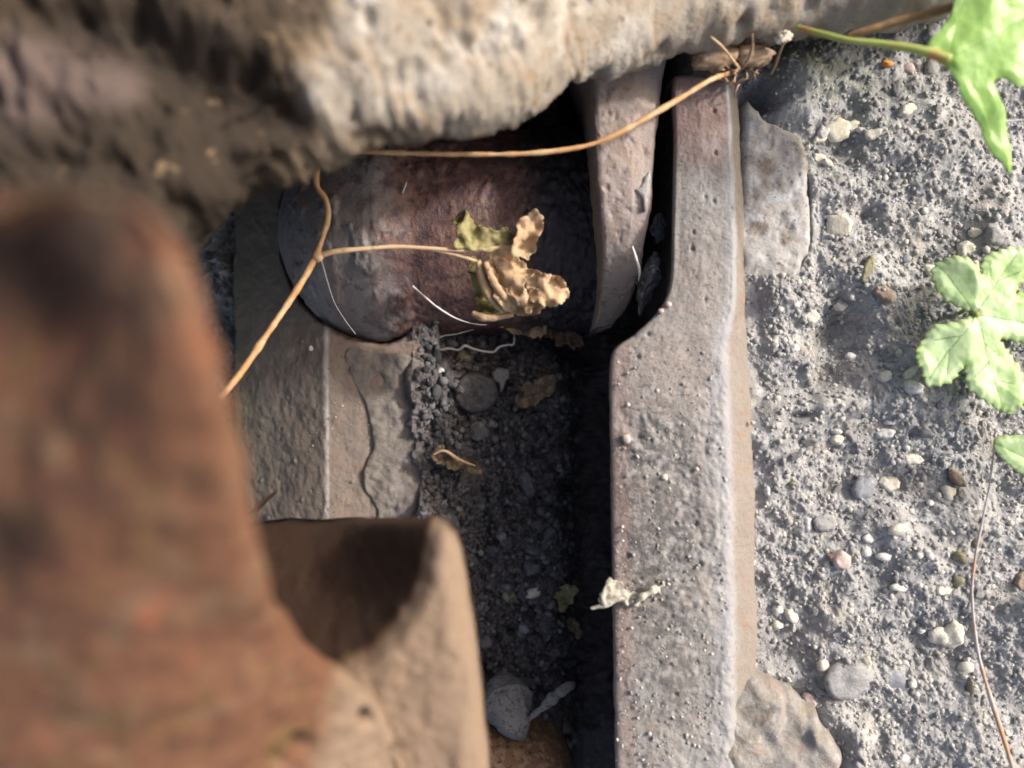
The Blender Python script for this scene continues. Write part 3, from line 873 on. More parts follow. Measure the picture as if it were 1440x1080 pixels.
# groove where the boss of the next link passes
AX_Y, AX_Z, RB = 0.0640, -0.062, 0.042
bx = np.array([-0.0985, -0.0970, -0.093, -0.088, -0.081, -0.074, -0.067, -0.061, -0.055, -0.051, -0.0485, -0.046, -0.043, -0.038, 0.033])
br = np.array([0.0, 0.010, 0.0200, 0.0285, 0.0362, 0.0415, 0.0448, 0.0462, 0.0474, 0.0474, 0.0462, 0.0452, 0.0438, 0.0420, 0.0418])
rr = np.hypot(fp[:, 1] - AX_Y, fp[:, 2] - AX_Z)
rb = np.interp(fp[:, 0], bx, br)
gap = rr - rb
d = 0.00035 * fbm(fp, 0.006, 4, 43) + 0.0002 * fbm(fp, 0.0018, 3, 48) + 0.0006 * np.clip(fbm(fp, 0.02, 3, 49), -1, 1)
wd, wr, _ = worley(fp, 0.0055, 461)
d += 0.0009 * np.clip(1 - (wd / 0.16) ** 2, 0, 1) * (wr < 0.25) - 0.0007 * np.clip(1 - (wd / 0.14) ** 2, 0, 1) * (wr > 0.7)
fp = fp + nn.reshape(-1, 3) * d[:, None]
fp[:, 2] -= 0.012 * sst(0.0042, 0.0012, gap + 0.0006 * fbm(fp, 0.005, 3, 70)) * (gap > -0.004) * (fp[:, 0] > -0.0975)
tt = np.broadcast_to(q[None, :, 0], (nu, nv)).ravel()
link = empty('steel_link', (fp[:, 0].mean(), fp[:, 1].mean(), fp[:, 2].min()))
tag(link, 'brown grey steel link with a dark sloping left face under the crumpled leaf vine', 'steel link')
fl = [tuple(x) for x in grid_faces(nu, nv)] + [tuple(range(nv))[::-1], tuple((nu - 1) * nv + k for k in range(nv))]
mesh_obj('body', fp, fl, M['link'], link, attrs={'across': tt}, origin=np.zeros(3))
# dried mud crust on its flat top, with a cracked left edge
cr_o = pxo([(487, 492), (505, 489), (540, 494), (580, 500), (602, 520), (606, 570), (606, 640), (600, 700), (600, 752), (520, 752), (530, 720), (514, 690), (512, 655), (523, 630), (520, 600), (513, 572), (500, 545), (489, 520), (484, 505)], ZL)
cr_o = ragged(cr_o, 0.0006, 0.0007, 12, 0.005)
pillow('mud_crust', cr_o, ZL + 0.0011, ZL - 0.001, 0.0012, 0.0008, M['crust'], link, amp=0.0009, nsc=0.006, seed=14,
       extra=lambda v, d: 0.0008 * crumbs(np.c_[v, v[:, 0] * 0], 0.004, 31, 0.4, False) * sst(0, 0.003, d) - 0.0013 * np.clip(fbm(np.c_[v, v[:, 0] * 0], 0.007, 4, 18) - 0.2, 0, 1))

# ------------------------------------------------------------------ bushing with its boss
nu, nv = 330, 300
xs = np.r_[np.linspace(-0.0985, -0.086, 40, endpoint=False), np.linspace(-0.086, 0.033, nu - 40)]
rad = np.interp(xs, bx, br)
k = np.exp(-np.linspace(-2, 2, 9) ** 2); k /= k.sum()
rad2 = np.convolve(np.pad(rad, 4, mode='edge'), k, 'valid'); rad2[0] = 0.0002
th = np.linspace(0, 2 * np.pi, nv, endpoint=False)
g = np.stack([np.broadcast_to(xs[:, None], (nu, nv)), AX_Y + rad2[:, None] * np.cos(th)[None], AX_Z + rad2[:, None] * np.sin(th)[None]], 2)
nn = np.stack([0 * g[:, :, 0], np.broadcast_to(np.cos(th)[None], (nu, nv)), np.broadcast_to(np.sin(th)[None], (nu, nv))], 2)
fp = g.reshape(-1, 3)
ac = (fp[:, 0] + 0.0985) / (0.033 + 0.0985)
d = 0.0004 * fbm(fp, 0.007, 4, 81) + 0.00035 * crumbs(fp, 0.0016, 82, 0.45) * sst(0.30, 0.4, ac)
grime = sst(0.1, 0.45, fbm(fp, 0.014, 4, 85) + 0.6 * np.exp(-((ac - 0.37) / 0.06) ** 2) - 0.25)
d += grime * (0.0010 + 0.0009 * crumbs(fp, 0.003, 86, 0.7)) + sst(0.72, 0.8, ac) * (0.0016 * crumbs(fp, 0.004, 88, 0.7) + 0.0008 * fbm(fp, 0.004, 3, 89))
fp = fp + nn.reshape(-1, 3) * d[:, None]
fl = [tuple(x) for x in grid_faces(nu, nv, wrap_v=True)] + [tuple(range(nv)), tuple((nu - 1) * nv + k_ for k_ in reversed(range(nv)))]
bush = mesh_obj('bushing', fp, fl, M['bush'], attrs={'across': ac})
tag(bush, 'thick oily purple brown round steel bushing with a grey domed end behind the crumpled leaf', 'bushing')

# ------------------------------------------------------------------ clay overhang at the top
def ribbon(A, B, n, sec, nv, top_pow=2.2):
    """closed solid between an edge curve A (silhouette) and a far curve B. sec: list of (dist inward m, dz) below/around the edge"""
    a, b = pair_resample(np.asarray(A, float), np.asarray(B, float), n)
    return a, b

A = [(-200, 520, .115), (-40, 470, .115), (110, 425, .115), (200, 400, .112), (250, 352, .108), (308, 298, .105), (382, 244, .100), (468, 204, .095), (552, 184, .090), (636, 177, .085), (700, 164, .078), (758, 142, .068), (800, 107, .056),
     (835, 95, .046), (900, 82, .036), (962, 62, .030), (1050, 52, .027), (1140, 36, .026), (1250, 22, .027), (1340, 2, .030), (1420, -30, .032), (1520, -90, .03)]
B = [(-900, -200, .16), (-800, -500, .16), (-600, -700, .16), (-450, -800, .16), (-300, -900, .16), (-150, -900, .15), (0, -900, .15), (150, -900, .14), (300, -900, .14), (420, -900, .13), (540, -900, .13), (660, -900, .10), (760, -900, .08),
     (860, -900, .05), (960, -900, .03), (1060, -900, .025), (1160, -900, .02), (1260, -900, .025), (1360, -900, .03), (1460, -900, .03), (1560, -900, .03), (1700, -900, .03)]
# off-frame points are laid out at z=.1 so the bank keeps a real size
A3 = np.array([P(*p_) for p_ in A]); B3 = np.array([np.r_[P(p_[0], p_[1], 0.06)[:2], p_[2]] for p_ in B])
n = 560
a, b = pair_resample(A3, B3, n)
u = (b - a); ul = np.linalg.norm(u[:, :2], axis=1, keepdims=True); ud = u[:, :2] / ul
sec_in = [0.080, 0.050, 0.028, 0.016, 0.008, 0.003, 0.0, -0.0, 0.002, 0.006, 0.012]
sec_dz = [-0.200, -0.060, -0.040, -0.031, -0.024, -0.016, -0.008, -0.001, 0.004, 0.008, 0.010]
base_sec = resample(np.c_[sec_in, sec_dz], 90)
tops = np.linspace(0, 1, 150)[1:] ** 1.25
G = []
for s_in, dz in base_sec:
    G.append(np.c_[a[:, :2] + ud * s_in, np.maximum(a[:, 2] + dz, -0.10)])
e = base_sec[-1]
a1 = np.c_[a[:, :2] + ud * e[0], a[:, 2] + e[1]]
for t in tops:
    G.append(a1 * (1 - t) + b * t)
bb = b.copy(); bb[:, 2] = -0.10
G.append(bb)
g = np.stack(G, 1)
nv = g.shape[1]
nn = grid_normals(g)
if nn[n // 2, 120, 2] < 0: nn = -nn
fp = g.reshape(-1, 3)
pxx = 720 + fp[:, 0] / (S0 * (H - fp[:, 2]) / H); pyy = 540 - fp[:, 1] / (S0 * (H - fp[:, 2]) / H)
lw = 1 - 0.45 * sst(380, 620, pxx)
d = lw * (0.0032 * fbm(fp, 0.030, 3, 501) + 0.0018 * crumbs(fp, 0.014, 505, 0.6)) + (0.0011 + 0.0012 * (lw - 0.55)) * fbm(fp, 0.011, 4, 503, 0.5) + 0.0013 * crumbs(fp, 0.0062, 507, 0.6) + 0.0008 * crumbs(fp, 0.003, 509, 0.7)
pits = np.clip(fbm(fp, 0.012, 3, 511) - 0.32, 0, 1)
d -= 0.006 * pits + 0.0042 * np.clip(fbm(fp, 0.0065, 3, 515) - 0.28, 0, 1)
dk = np.zeros(len(fp)) 
pxx = 720 + fp[:, 0] / (S0 * (H - fp[:, 2]) / H); pyy = 540 - fp[:, 1] / (S0 * (H - fp[:, 2]) / H)
dk = np.clip(sst(520, 330, pxx + 0.5 * (pyy - 120)) * 0.8 + 0.55 * sst(120, 190, pyy) * sst(720, 560, pxx), 0, 1)  # second term paints shade along the lower edge into the clay colour
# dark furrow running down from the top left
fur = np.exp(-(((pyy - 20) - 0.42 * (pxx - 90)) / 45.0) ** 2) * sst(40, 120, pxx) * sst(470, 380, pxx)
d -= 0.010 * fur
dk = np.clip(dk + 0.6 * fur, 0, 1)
mauve = np.exp(-(((pxx - 50) / 100.0) ** 2 + ((pyy - 110) / 80.0) ** 2)) + 0.7 * np.exp(-(((pxx - 170) / 45.0) ** 2 + ((pyy - 120) / 40.0) ** 2))
fp = fp + nn.reshape(-1, 3) * d[:, None]
fl = [tuple(x) for x in grid_faces(n, nv, wrap_v=False)]
fl += [tuple(k_ for k_ in range(nv))[::-1], tuple((n - 1) * nv + k_ for k_ in range(nv))]
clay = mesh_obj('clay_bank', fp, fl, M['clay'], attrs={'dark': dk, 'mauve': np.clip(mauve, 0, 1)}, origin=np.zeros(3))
tag(clay, 'lumpy dry tan clay mass overhanging the bushing, darker towards the rusty casting', 'clay bank')

# ------------------------------------------------------------------ rusty casting, close to the camera
A = [(-420, 330, .200), (-120, 292, .206), (60, 268, .208), (140, 268, .208), (200, 290, .208), (238, 342, .208), (262, 420, .208), (288, 510, .206), (308, 600, .200), (325, 690, .193), (347, 770, .183), (372, 840, .170), (402, 893, .156), (436, 930, .143), (472, 950, .131),
     (500, 975, .124), (522, 1010, .120), (540, 1060, .118), (555, 1120, .118), (570, 1200, .118), (590, 1320, .118)]
B = [(-900, 800, .14), (-900, 900, .14), (-900, 1000, .14), (-880, 1100, .14), (-800, 1200, .14), (-700, 1300, .14), (-600, 1400, .14), (-480, 1500, .14), (-380, 1600, .14), (-280, 1650, .14), (-180, 1700, .14), (-60, 1720, .13), (60, 1740, .13), (150, 1760, .13), (240, 1760, .12),
     (300, 1760, .12), (350, 1760, .12), (400, 1760, .12), (450, 1760, .115), (500, 1760, .115), (560, 1760, .115)]
A3 = np.array([P(*p_) for p_ in A]); B3 = np.array([np.r_[P(p_[0], p_[1], 0.12)[:2], p_[2]] for p_ in B])
n = 420
a, b = pair_resample(A3, B3, n)
u = b - a; ul = np.linalg.norm(u[:, :2], axis=1, keepdims=True); ud = u[:, :2] / ul
sec_in = [0.016, 0.011, 0.006, 0.0025, 0.0004, 0.0, 0.0004, 0.0016]
sec_dz = [-0.036, -0.028, -0.018, -0.009, -0.003, -0.0012, -0.0003, 0.0]
base_sec = resample(np.c_[sec_in, sec_dz], 46)
# thin finger of the lip: squeeze the rounding there
endf = sst(0.78, 0.98, np.linspace(0, 1, n))
wid = np.ones(n)
G = []
for s_in, dz in base_sec:
    G.append(np.c_[a[:, :2] + ud * (s_in * wid)[:, None], a[:, 2] + dz - 0.016 * endf * (1 if dz > -0.004 else 0.5)])
e = base_sec[-1]
a1 = np.c_[a[:, :2] + ud * (e[0] * wid)[:, None], a[:, 2] + e[1] - 0.016 * endf]
for t in np.linspace(0, 1, 150)[1:] ** 1.3:
    # dished between edge and far side
    G.append(a1 * (1 - t) + b * t - np.array([0, 0, 0.010]) * math.sin(math.pi * min(1, t * 1.4)) * 0.5)
bb = b.copy(); bb[:, 2] = 0.05
G.append(bb)
aa = np.c_[a[:, :2] + ud * (0.03 * wid)[:, None], a[:, 2] - 0.040]
G.append(aa)
g = np.stack(G, 1); nv = g.shape[1]
nn = grid_normals(g, True)
if nn[n // 3, 90, 2] < 0: nn = -nn
fp = g.reshape(-1, 3)
d = 0.0012 * fbm(fp, 0.014, 4, 601) + 0.0005 * fbm(fp, 0.004, 4, 603)
pxx = 720 + fp[:, 0] / (S0 * (H - fp[:, 2]) / H); pyy = 540 - fp[:, 1] / (S0 * (H - fp[:, 2]) / H)
def spot(px, py, r_): return np.exp(-(((pxx - px) / r_) ** 2 + ((pyy - py) / r_) ** 2))
pit_ = spot(516, 1008, 11) + 0.8 * spot(428, 1048, 13) + 0.5 * spot(395, 1075, 14)
d -= 0.004 * pit_
d -= 0.006 * spot(20, 420, 110)
fp = fp + nn.reshape(-1, 3) * d[:, None]
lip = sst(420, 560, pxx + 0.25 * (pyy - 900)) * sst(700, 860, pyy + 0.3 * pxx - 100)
shade_tone = np.clip(0.85 * np.exp(-(((pxx + 15) / 120.0) ** 2 + ((pyy - 400) / 130.0) ** 2)) + 0.75 * spot(20, 760, 80) + 0.9 * pit_, 0, 1)  # painted shadow of the clay at upper left, plus a dark patch and pits
fl = [tuple(x) for x in grid_faces(n, nv, wrap_v=True)] + [tuple(range(nv))[::-1], tuple((n - 1) * nv + k_ for k_ in range(nv))]
cast = empty('rusty_casting', (fp[:, 0].mean(), fp[:, 1].mean(), fp[:, 2].min()))
tag(cast, 'rusty brown iron casting with a curved lip looming blurred in front of the link', 'iron casting')
mesh_obj('body', fp, fl, M['rust_body'], cast, attrs={'lip': lip, 'shade_tone': shade_tone}, origin=np.zeros(3))
ARC = np.array([P(x, y, 0.098)[:2] for x, y in [(622, 700), (616, 735), (610, 775), (600, 815), (582, 855), (556, 890), (520, 922), (472, 946), (420, 962), (340, 975), (240, 985)]])
def lug_z(v):
    d = np.full(len(v), 9.0)
    for i in range(len(ARC) - 1):
        ab = ARC[i + 1] - ARC[i]
        t = np.clip(((v - ARC[i]) @ ab) / (ab @ ab), 0, 1)
        d = np.minimum(d, np.linalg.norm(v - (ARC[i] + t[:, None] * ab), axis=1))
    ins = inside(v, np.vstack([ARC, [P(240, 600, .098)[:2]], [P(622, 600, .098)[:2]]]))
    sd = np.where(ins, d, -d)
    # rolls over the arc, then falls at about 50 degrees to a floor
    sl = 1.7 * np.clip(sd + 0.003, 0, None) ** 2 / (np.clip(sd + 0.003, 0, None) + 0.005)
    return 0.102 - np.minimum(sl, 0.05 + 0.1 * sl), sd
tops_ = []
for px_ in (270, 330, 390, 450, 510, 560, 590, 606):
    zz_ = 0.06
    for _ in range(8):
        w_ = P(px_, 743, zz_)
        zz_ = float(lug_z(w_[None, :2])[0][0])
    tops_.append(w_[:2])
so = np.array(tops_ + [P(*q_)[:2] for q_ in [(622, 749, .101), (636, 760, .101), (645, 785, .101), (654, 830, .101), (664, 900, .102), (674, 980, .102), (684, 1080, .102), (700, 1300, .102), (-100, 1300, .102), (100, 1000, .08), (200, 860, .06)]])
so = ragged(so, 0.0003, 0.0009, 22, 0.01, False)
v2, f2 = fill(so, 0.0010, 23)
dd = poly_dist(v2, so)
zz, sdv = lug_z(v2)
q3 = np.c_[v2, v2[:, 0] * 0]
zz = zz - 0.0055 * (1 - np.sqrt(np.clip(1 - (1 - np.clip(dd / 0.006, 0, 1)) ** 2, 0, 1))) + 0.0006 * fbm(q3, 0.009, 4, 24) + 0.0004 * fbm(q3, 0.003, 3, 25)
pxl = 720 + v2[:, 0] / (S0 * (H - zz) / H); pyl = 540 - v2[:, 1] / (S0 * (H - zz) / H)
for (cx_, cy_, rr_, am_) in ((516, 1008, 10, .0035), (428, 1046, 12, .003), (470, 1070, 16, .002), (560, 1050, 7, .0015)):
    zz = zz - am_ * np.exp(-(((pxl - cx_) / rr_) ** 2 + ((pyl - cy_) / rr_) ** 2))
top_ = np.c_[v2, zz]; bot_ = top_ - np.array([0, 0, 0.012])
vv_, fl_ = solid(top_, f2, bot_)
darkin = sst(-0.0005, 0.0045, sdv + 0.001 * fbm(q3, 0.006, 3, 28))  # mask for the hollow's shade, painted dark into the rust colour
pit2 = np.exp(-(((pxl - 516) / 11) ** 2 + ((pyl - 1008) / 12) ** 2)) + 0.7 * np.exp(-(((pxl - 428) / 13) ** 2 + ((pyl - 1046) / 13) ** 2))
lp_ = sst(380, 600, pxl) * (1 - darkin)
mesh_obj('lug', vv_, fl_, M['rust_body'], cast, attrs={'lip': np.r_[lp_, lp_], 'shade_tone': np.r_[np.clip(0.97 * darkin + pit2, 0, 1)] .repeat(1).tolist() + np.clip(0.72 * darkin, 0, 1).tolist()})
for c_ in cast.children:
    if c_.name.startswith('lug'): c_['label'] = 'tan edged lug with a dark rounded hollow'

# ------------------------------------------------------------------ vine with crumpled leaf
vine = empty('dried_vine', P(446, 357, 0.012))
tag(vine, 'thin dried orange vine looping under the clay with one crumpled tan leaf', 'vine')
def part_tube(name, pts, rad, mt, parent, sides=10, step=0.0009, wob=0.1, seed=0):
    v, f = tube(px_path(pts), rad, sides, step, wob, seed)
    return mesh_obj(name, v, f, mt, parent)
part_tube('stem', [(1046, 94, .016), (1032, 101, .019), (1000, 112, .024), (960, 136, .026), (905, 168, .028), (860, 192, .028), (815, 207, .028), (740, 216, .028), (640, 217, .028), (560, 215, .029), (500, 214, .030), (455, 225, .027), (445, 245, .022), (447, 264, .020),
                   (458, 280, .019), (461, 305, .018), (453, 335, .017), (444, 358, .016), (428, 390, .016), (400, 434, .017), (370, 478, .019), (340, 522, .021), (308, 562, .024), (270, 600, .026)],
          [0.0007, 0.0010, 0.0011, 0.0010, 0.0009, 0.0008, 0.0007, 0.0007, 0.0007, 0.0008, 0.0009, 0.0010, 0.0011, 0.0011, 0.0012, 0.0011, 0.0010], M['vine'], vine, seed=1, wob=0.3)
kn = clod('node', 447, 360, 0.016, 0.0021, M['stalk'], 36, (1, 1, 0.9), 0, 0.3, ICO2, 2, vine)
part_tube('leaf_stalk', [(448, 360, .016), (470, 354, .016), (510, 350, .015), (555, 347, .013), (600, 349, .012), (650, 352, .011), (700, 349, .010), (740, 345, .010)], [0.0011, 0.0008, 0.0007, 0.0007, 0.0008, 0.0007], M['stalk'], vine, seed=2)
part_tube('leaf_stalk', [(600, 349, .012), (640, 358, .010), (668, 367, .008), (690, 380, .006)], [0.0006, 0.0006, 0.0006], M['stalk'], vine, seed=3)
part_tube('tendril', [(452, 366, .016), (460, 395, .008), (470, 425, -.002), (485, 450, -.012), (500, 470, -.02)], [0.00025, 0.0002, 0.0002], M['greyfibre'], vine, 5, seed=4)


def crumple(name, outline, z0, mt, parent, seed, amp=0.0035, fold=None, sp=0.0009, curl=0.0):
    o2 = ragged(pxo(outline, z0), 0.0015, 0.0005, seed, 0.0028)
    v2, f = fill(o2, sp, seed)
    c = v2.mean(0)
    q = np.c_[v2, v2[:, 0] * 0 + seed]
    d = poly_dist(v2, o2)
    rd = np.abs(fbm(q, 0.011, 2, seed)) * -2 + 0.8
    z = z0 + amp * rd + amp * 0.45 * fbm(q, 0.0045, 4, seed + 4, 0.6) - amp * 0.9 * np.abs(fbm(q, 0.0065, 2, seed + 8)) + amp * 0.25 * np.abs(fbm(q, 0.0022, 2, seed + 9)) + curl * np.clip(1 - d / 0.004, 0, 1) ** 2
    if fold: z += fold(v2 - c)
    top = np.c_[v2, z]
    bot = top - np.array([0, 0, 0.00016])
    vv, fl = solid(top, f, bot)
    return mesh_obj(name, vv, fl, mt, parent, attrs={'edge': np.r_[d, d]})
leafp = crumple('leaf_blade', [(688, 360), (722, 356), (748, 376), (782, 388), (798, 410), (794, 427), (770, 428), (752, 442), (722, 440), (702, 424), (690, 396)], 0.004, M['deadleaf'], vine, 51, 0.004, curl=0.002)
crumple('leaf_blade', [(640, 296), (652, 295), (664, 306), (676, 320), (702, 322), (724, 326), (736, 342), (706, 350), (664, 352), (644, 348), (641, 322)], 0.010, M['oliveleaf'], vine, 52, 0.003, fold=lambda q: -0.25 * np.abs(q[:, 1] + 0.001), curl=0.002)
crumple('leaf_blade', [(740, 392), (758, 384), (782, 390), (799, 408), (797, 424), (780, 432), (760, 430), (744, 418)], 0.0075, M['deadleaf'], vine, 57, 0.0045, curl=0.001)
crumple('leaf_blade', [(694, 366), (708, 360), (722, 368), (738, 392), (752, 424), (748, 440), (732, 436), (716, 412), (702, 388)], 0.008, M['deadleaf'], vine, 58, 0.003, fold=lambda q: -0.8 * np.abs(q[:, 0] * 0.85 + q[:, 1] * 0.5), curl=0.001)
crumple('leaf_blade', [(716, 346), (728, 318), (744, 300), (758, 297), (764, 310), (760, 334), (752, 352), (742, 364), (724, 362)], 0.012, M['deadleaf'], vine, 53, 0.003, curl=0.003)
crumple('leaf_blade', [(660, 366), (682, 362), (694, 392), (708, 424), (712, 440), (690, 442), (668, 444), (664, 410)], -0.004, M['oliveleaf'], vine, 54, 0.004)
for i, pts in enumerate(([(672, 366, .008), (678, 392, .005), (690, 420, .002), (706, 438, .0)], [(682, 368, .009), (692, 392, .007), (708, 416, .004), (724, 434, .002)], [(664, 440, -.002), (680, 446, -.001), (700, 446, -.001), (722, 442, .0)])):
    part_tube('leaf_fold', pts, [0.0009, 0.0017, 0.0015, 0.0007], M['deadleaf'], vine, 8, 0.0008, 0.35, 60 + i)

# root tuft where the vine meets the clay
tuft = empty('root_tuft', P(1030, 96, 0.012))
tag(tuft, 'brown tangled root tuft at the top of the grey bar where the vine ends', 'root tuft')
for (px, py, sz, sd_) in ((1003, 80, 0.0052, 41), (1060, 78, 0.0045, 47)):
    clod('root_ball', px, py, 0.019, sz, M['tuft'], sd_, (1.5, 0.9, 0.7), 10, 0.5, ICO3, 4, tuft)
rg = np.random.default_rng(5)
roots = [[(1040, 98, .018), (1030, 84, .026), (1016, 66, .03), (1000, 52, .034)], [(1042, 98, .018), (1052, 84, .022), (1058, 66, .026), (1058, 48, .030)], [(1084, 104, .012), (1092, 88, .018), (1098, 70, .024), (1104, 58, .028)]]
for i in range(34):
    a_ = rg.uniform(0, 2 * np.pi); L_ = rg.uniform(9, 26); c_ = (1040 + rg.normal(0, 11), 99 + rg.normal(0, 7))
    b_ = rg.normal(0, 0.7)
    roots.append([(c_[0], c_[1], .0165 + rg.uniform(-.002, .003)), (c_[0] + L_ * .5 * math.cos(a_), c_[1] + L_ * .5 * math.sin(a_), .0185 + rg.uniform(-.003, .004)), (c_[0] + L_ * math.cos(a_ + b_), c_[1] + L_ * math.sin(a_ + b_), .0145)])
for i, pts in enumerate(roots):
    part_tube('rootlet', pts, [0.0006, 0.0005, 0.0003] if i < 3 else [0.0004, 0.0003, 0.0002], M['tuft'] if i % 3 else M['stalk'], tuft, 5, 0.001, 0.2, 80 + i)
o = clod('bud', 1102, 52, 0.026, 0.0022, M['pale'], 44, (1.4, 0.8, 0.8), 20, 0.3); tag(o, 'small yellowish bud hanging under the clay edge beside the root tuft', 'bud')

# ------------------------------------------------------------------ fibres
def fibre(pts, rad, mt, label, seed=0, name='fibre'):
    v, f = tube(px_path(pts), list(np.atleast_1d(rad) * 0.75), 6, 0.0008, 0.35, seed)
    return tag(mesh_obj(name, v, f, mt), label, 'fibre')
fibre([(580, 402, -.0225), (596, 416, -.026), (615, 432, -.031), (640, 447, -.037), (664, 455, -.042), (684, 457, -.046)], [0.0006, 0.0005, 0.0004, 0.0003], M['whitefibre'], 'straight pale bristle leaning over the lower left of the oily bushing', 3)
fibre([(609, 487, -.054), (613, 478, -.053), (625, 472, -.053), (640, 470, -.053), (655, 466, -.054), (672, 462, -.056)], [0.0004, 0.0004, 0.0003], M['whitefibre'], 'fine white curved root hair just above the wavy root in the channel', 4)
fibre([(618, 492, -.056), (632, 490, -.055), (645, 492, -.054), (654, 486, -.053), (664, 490, -.053), (680, 494, -.053), (694, 495, -.053), (702, 488, -.054), (714, 485, -.055), (722, 484, -.057), (723, 470, -.060)], [0.0007, 0.0006, 0.0006, 0.0005], M['whitefibre'], 'wavy whitish root lying on black dirt below the crumpled leaf', 5)
fibre([(1400, 612, .018), (1397, 640, .014), (1390, 690, .010), (1382, 730, .009), (1372, 780, .008), (1367, 825, .007), (1369, 870, .006), (1376, 920, .006), (1388, 965, .007), (1402, 1010, .008), (1418, 1060, .008), (1432, 1110, .006)], [0.0004, 0.0005, 0.0006, 0.0007, 0.0009, 0.0010, 0.0011], M['threadstem'], 'long thin grey brown stem curving down the soil from the small leaf', 6, 'thin_stem')
fibre([(1290, 190, .012), (1340, 178, .014), (1385, 172, .016), (1470, 166, .016)], [0.00012, 0.00012], M['whitefibre'], 'fine white thread behind the hanging tip of the upper leaf', 7)
fibre([(566, 272, -.019), (569, 264, -.018), (572, 256, -.018)], [0.0005, 0.0004], M['whitefibre'], 'tiny pale splinter standing on the upper left of the oily bushing', 8)

# ------------------------------------------------------------------ green leaves
def leaf(name, outline, z0, mt, veins, base, seed, teeth=0.0, tooth=0.003, shape=None, sp=0.00055, label=None, cat='leaf', hang=None):
    root = empty(name, P(base[0], base[1], z0))
    if label: tag(root, label, cat)
    o2 = pxo(outline, z0)
    r = ragged(o2, 0.0001, 0.0006, seed, 0.004, smooth=True)
    if teeth:
        t = np.roll(r, -1, 0) - np.roll(r, 1, 0)
        nn = np.stack([t[:, 1], -t[:, 0]], 1); nn /= np.linalg.norm(nn, axis=1, keepdims=True)
        ar = np.sum(r * np.roll(r, -1, 0)[:, ::-1] * np.array([1, -1]))
        s = np.r_[0, np.cumsum(np.linalg.norm(np.diff(r, axis=0), axis=1))]
        saw = (s / tooth + 0.25 * np.sin(s / 0.004)) % 1.0
        r = r + np.sign(ar) * nn * (teeth * (saw - 0.5))[:, None]
    v2, f = fill(r, sp, seed)
    d = poly_dist(v2, r)
    c = P(base[0], base[1], z0)[:2]
    q = np.c_[v2, v2[:, 0] * 0 + seed]
    vd = np.full(len(v2), 9.0)
    for ve in veins:
        p_ = pxo(ve, z0)
        for i in range(len(p_) - 1):
            ab = p_[i + 1] - p_[i]
            t = np.clip(((v2 - p_[i]) @ ab) / (ab @ ab), 0, 1)
            vd = np.minimum(vd, np.linalg.norm(v2 - (p_[i] + t[:, None] * ab), axis=1))
    z = z0 + 0.0012 * fbm(q, 0.014, 3, seed) + 0.0010 * np.clip(vd / 0.006, 0, 1) + 0.00015 * fbm(q, 0.003, 3, seed + 2) - 0.0009 * np.clip(1 - d / 0.002, 0, 1)
    if shape: z = z + shape(v2)
    top = np.c_[v2, z]; bot = top - np.array([0, 0, 0.0003])
    vv, fl = solid(top, f, bot)
    vn = np.exp(-(vd / 0.00034) ** 2)
    mesh_obj('leaf_blade', vv, fl, mt, root, attrs={'edge': np.r_[d, d], 'vein': np.r_[vn, vn]})
    return root, (v2, z)


out1 = [(1372, 440), (1352, 450), (1318, 458), (1306, 474), (1295, 492), (1293, 508), (1302, 522), (1308, 540), (1324, 543), (1345, 536), (1361, 514),
        (1363, 532), (1370, 550), (1384, 561), (1402, 572), (1424, 580), (1444, 572), (1449, 548), (1442, 520), (1428, 494), (1414, 476),
        (1442, 482), (1484, 500), (1520, 488), (1532, 450), (1505, 410), (1470, 398), (1436, 412), (1450, 385), (1456, 356), (1436, 346), (1410, 350), (1394, 358), (1386, 372), (1386, 388),
        (1380, 374), (1366, 361), (1346, 359), (1328, 368), (1322, 384), (1326, 402), (1338, 420), (1356, 432)]
v1 = [[(1374, 442), (1340, 490), (1312, 532)], [(1374, 442), (1395, 510), (1414, 568)], [(1374, 442), (1440, 452), (1520, 458)], [(1374, 442), (1404, 400), (1436, 356)], [(1374, 442), (1354, 405), (1334, 374)],
      [(1352, 472), (1318, 478)], [(1340, 490), (1336, 530)], [(1386, 482), (1412, 500)], [(1395, 510), (1374, 530)], [(1404, 534), (1432, 540)], [(1400, 408), (1396, 370)], [(1410, 394), (1442, 380)]]
cc = P(1374, 442, 0.017)
lf1, _ = leaf('green_leaf', out1, 0.017, M['greenleaf'], v1, (1374, 442), 3, 0.0011, 0.0034, shape=lambda v: -0.0025 * sst(0.0, 0.02, np.hypot(v[:, 0] - cc[0], v[:, 1] - cc[1])) - 0.25 * np.clip(cc[0] - v[:, 0], 0, 1) * (v[:, 1] > cc[1]),
              label='pale green lobed leaf with toothed edges lying over grey soil at the right', cat='leaf')
part_tube('leaf_stalk', [(1374, 443, .0175), (1369, 438, .012), (1360, 434, .004), (1350, 440, -.002)], [0.0008, 0.0008, 0.0007], M['greenstem'], lf1)

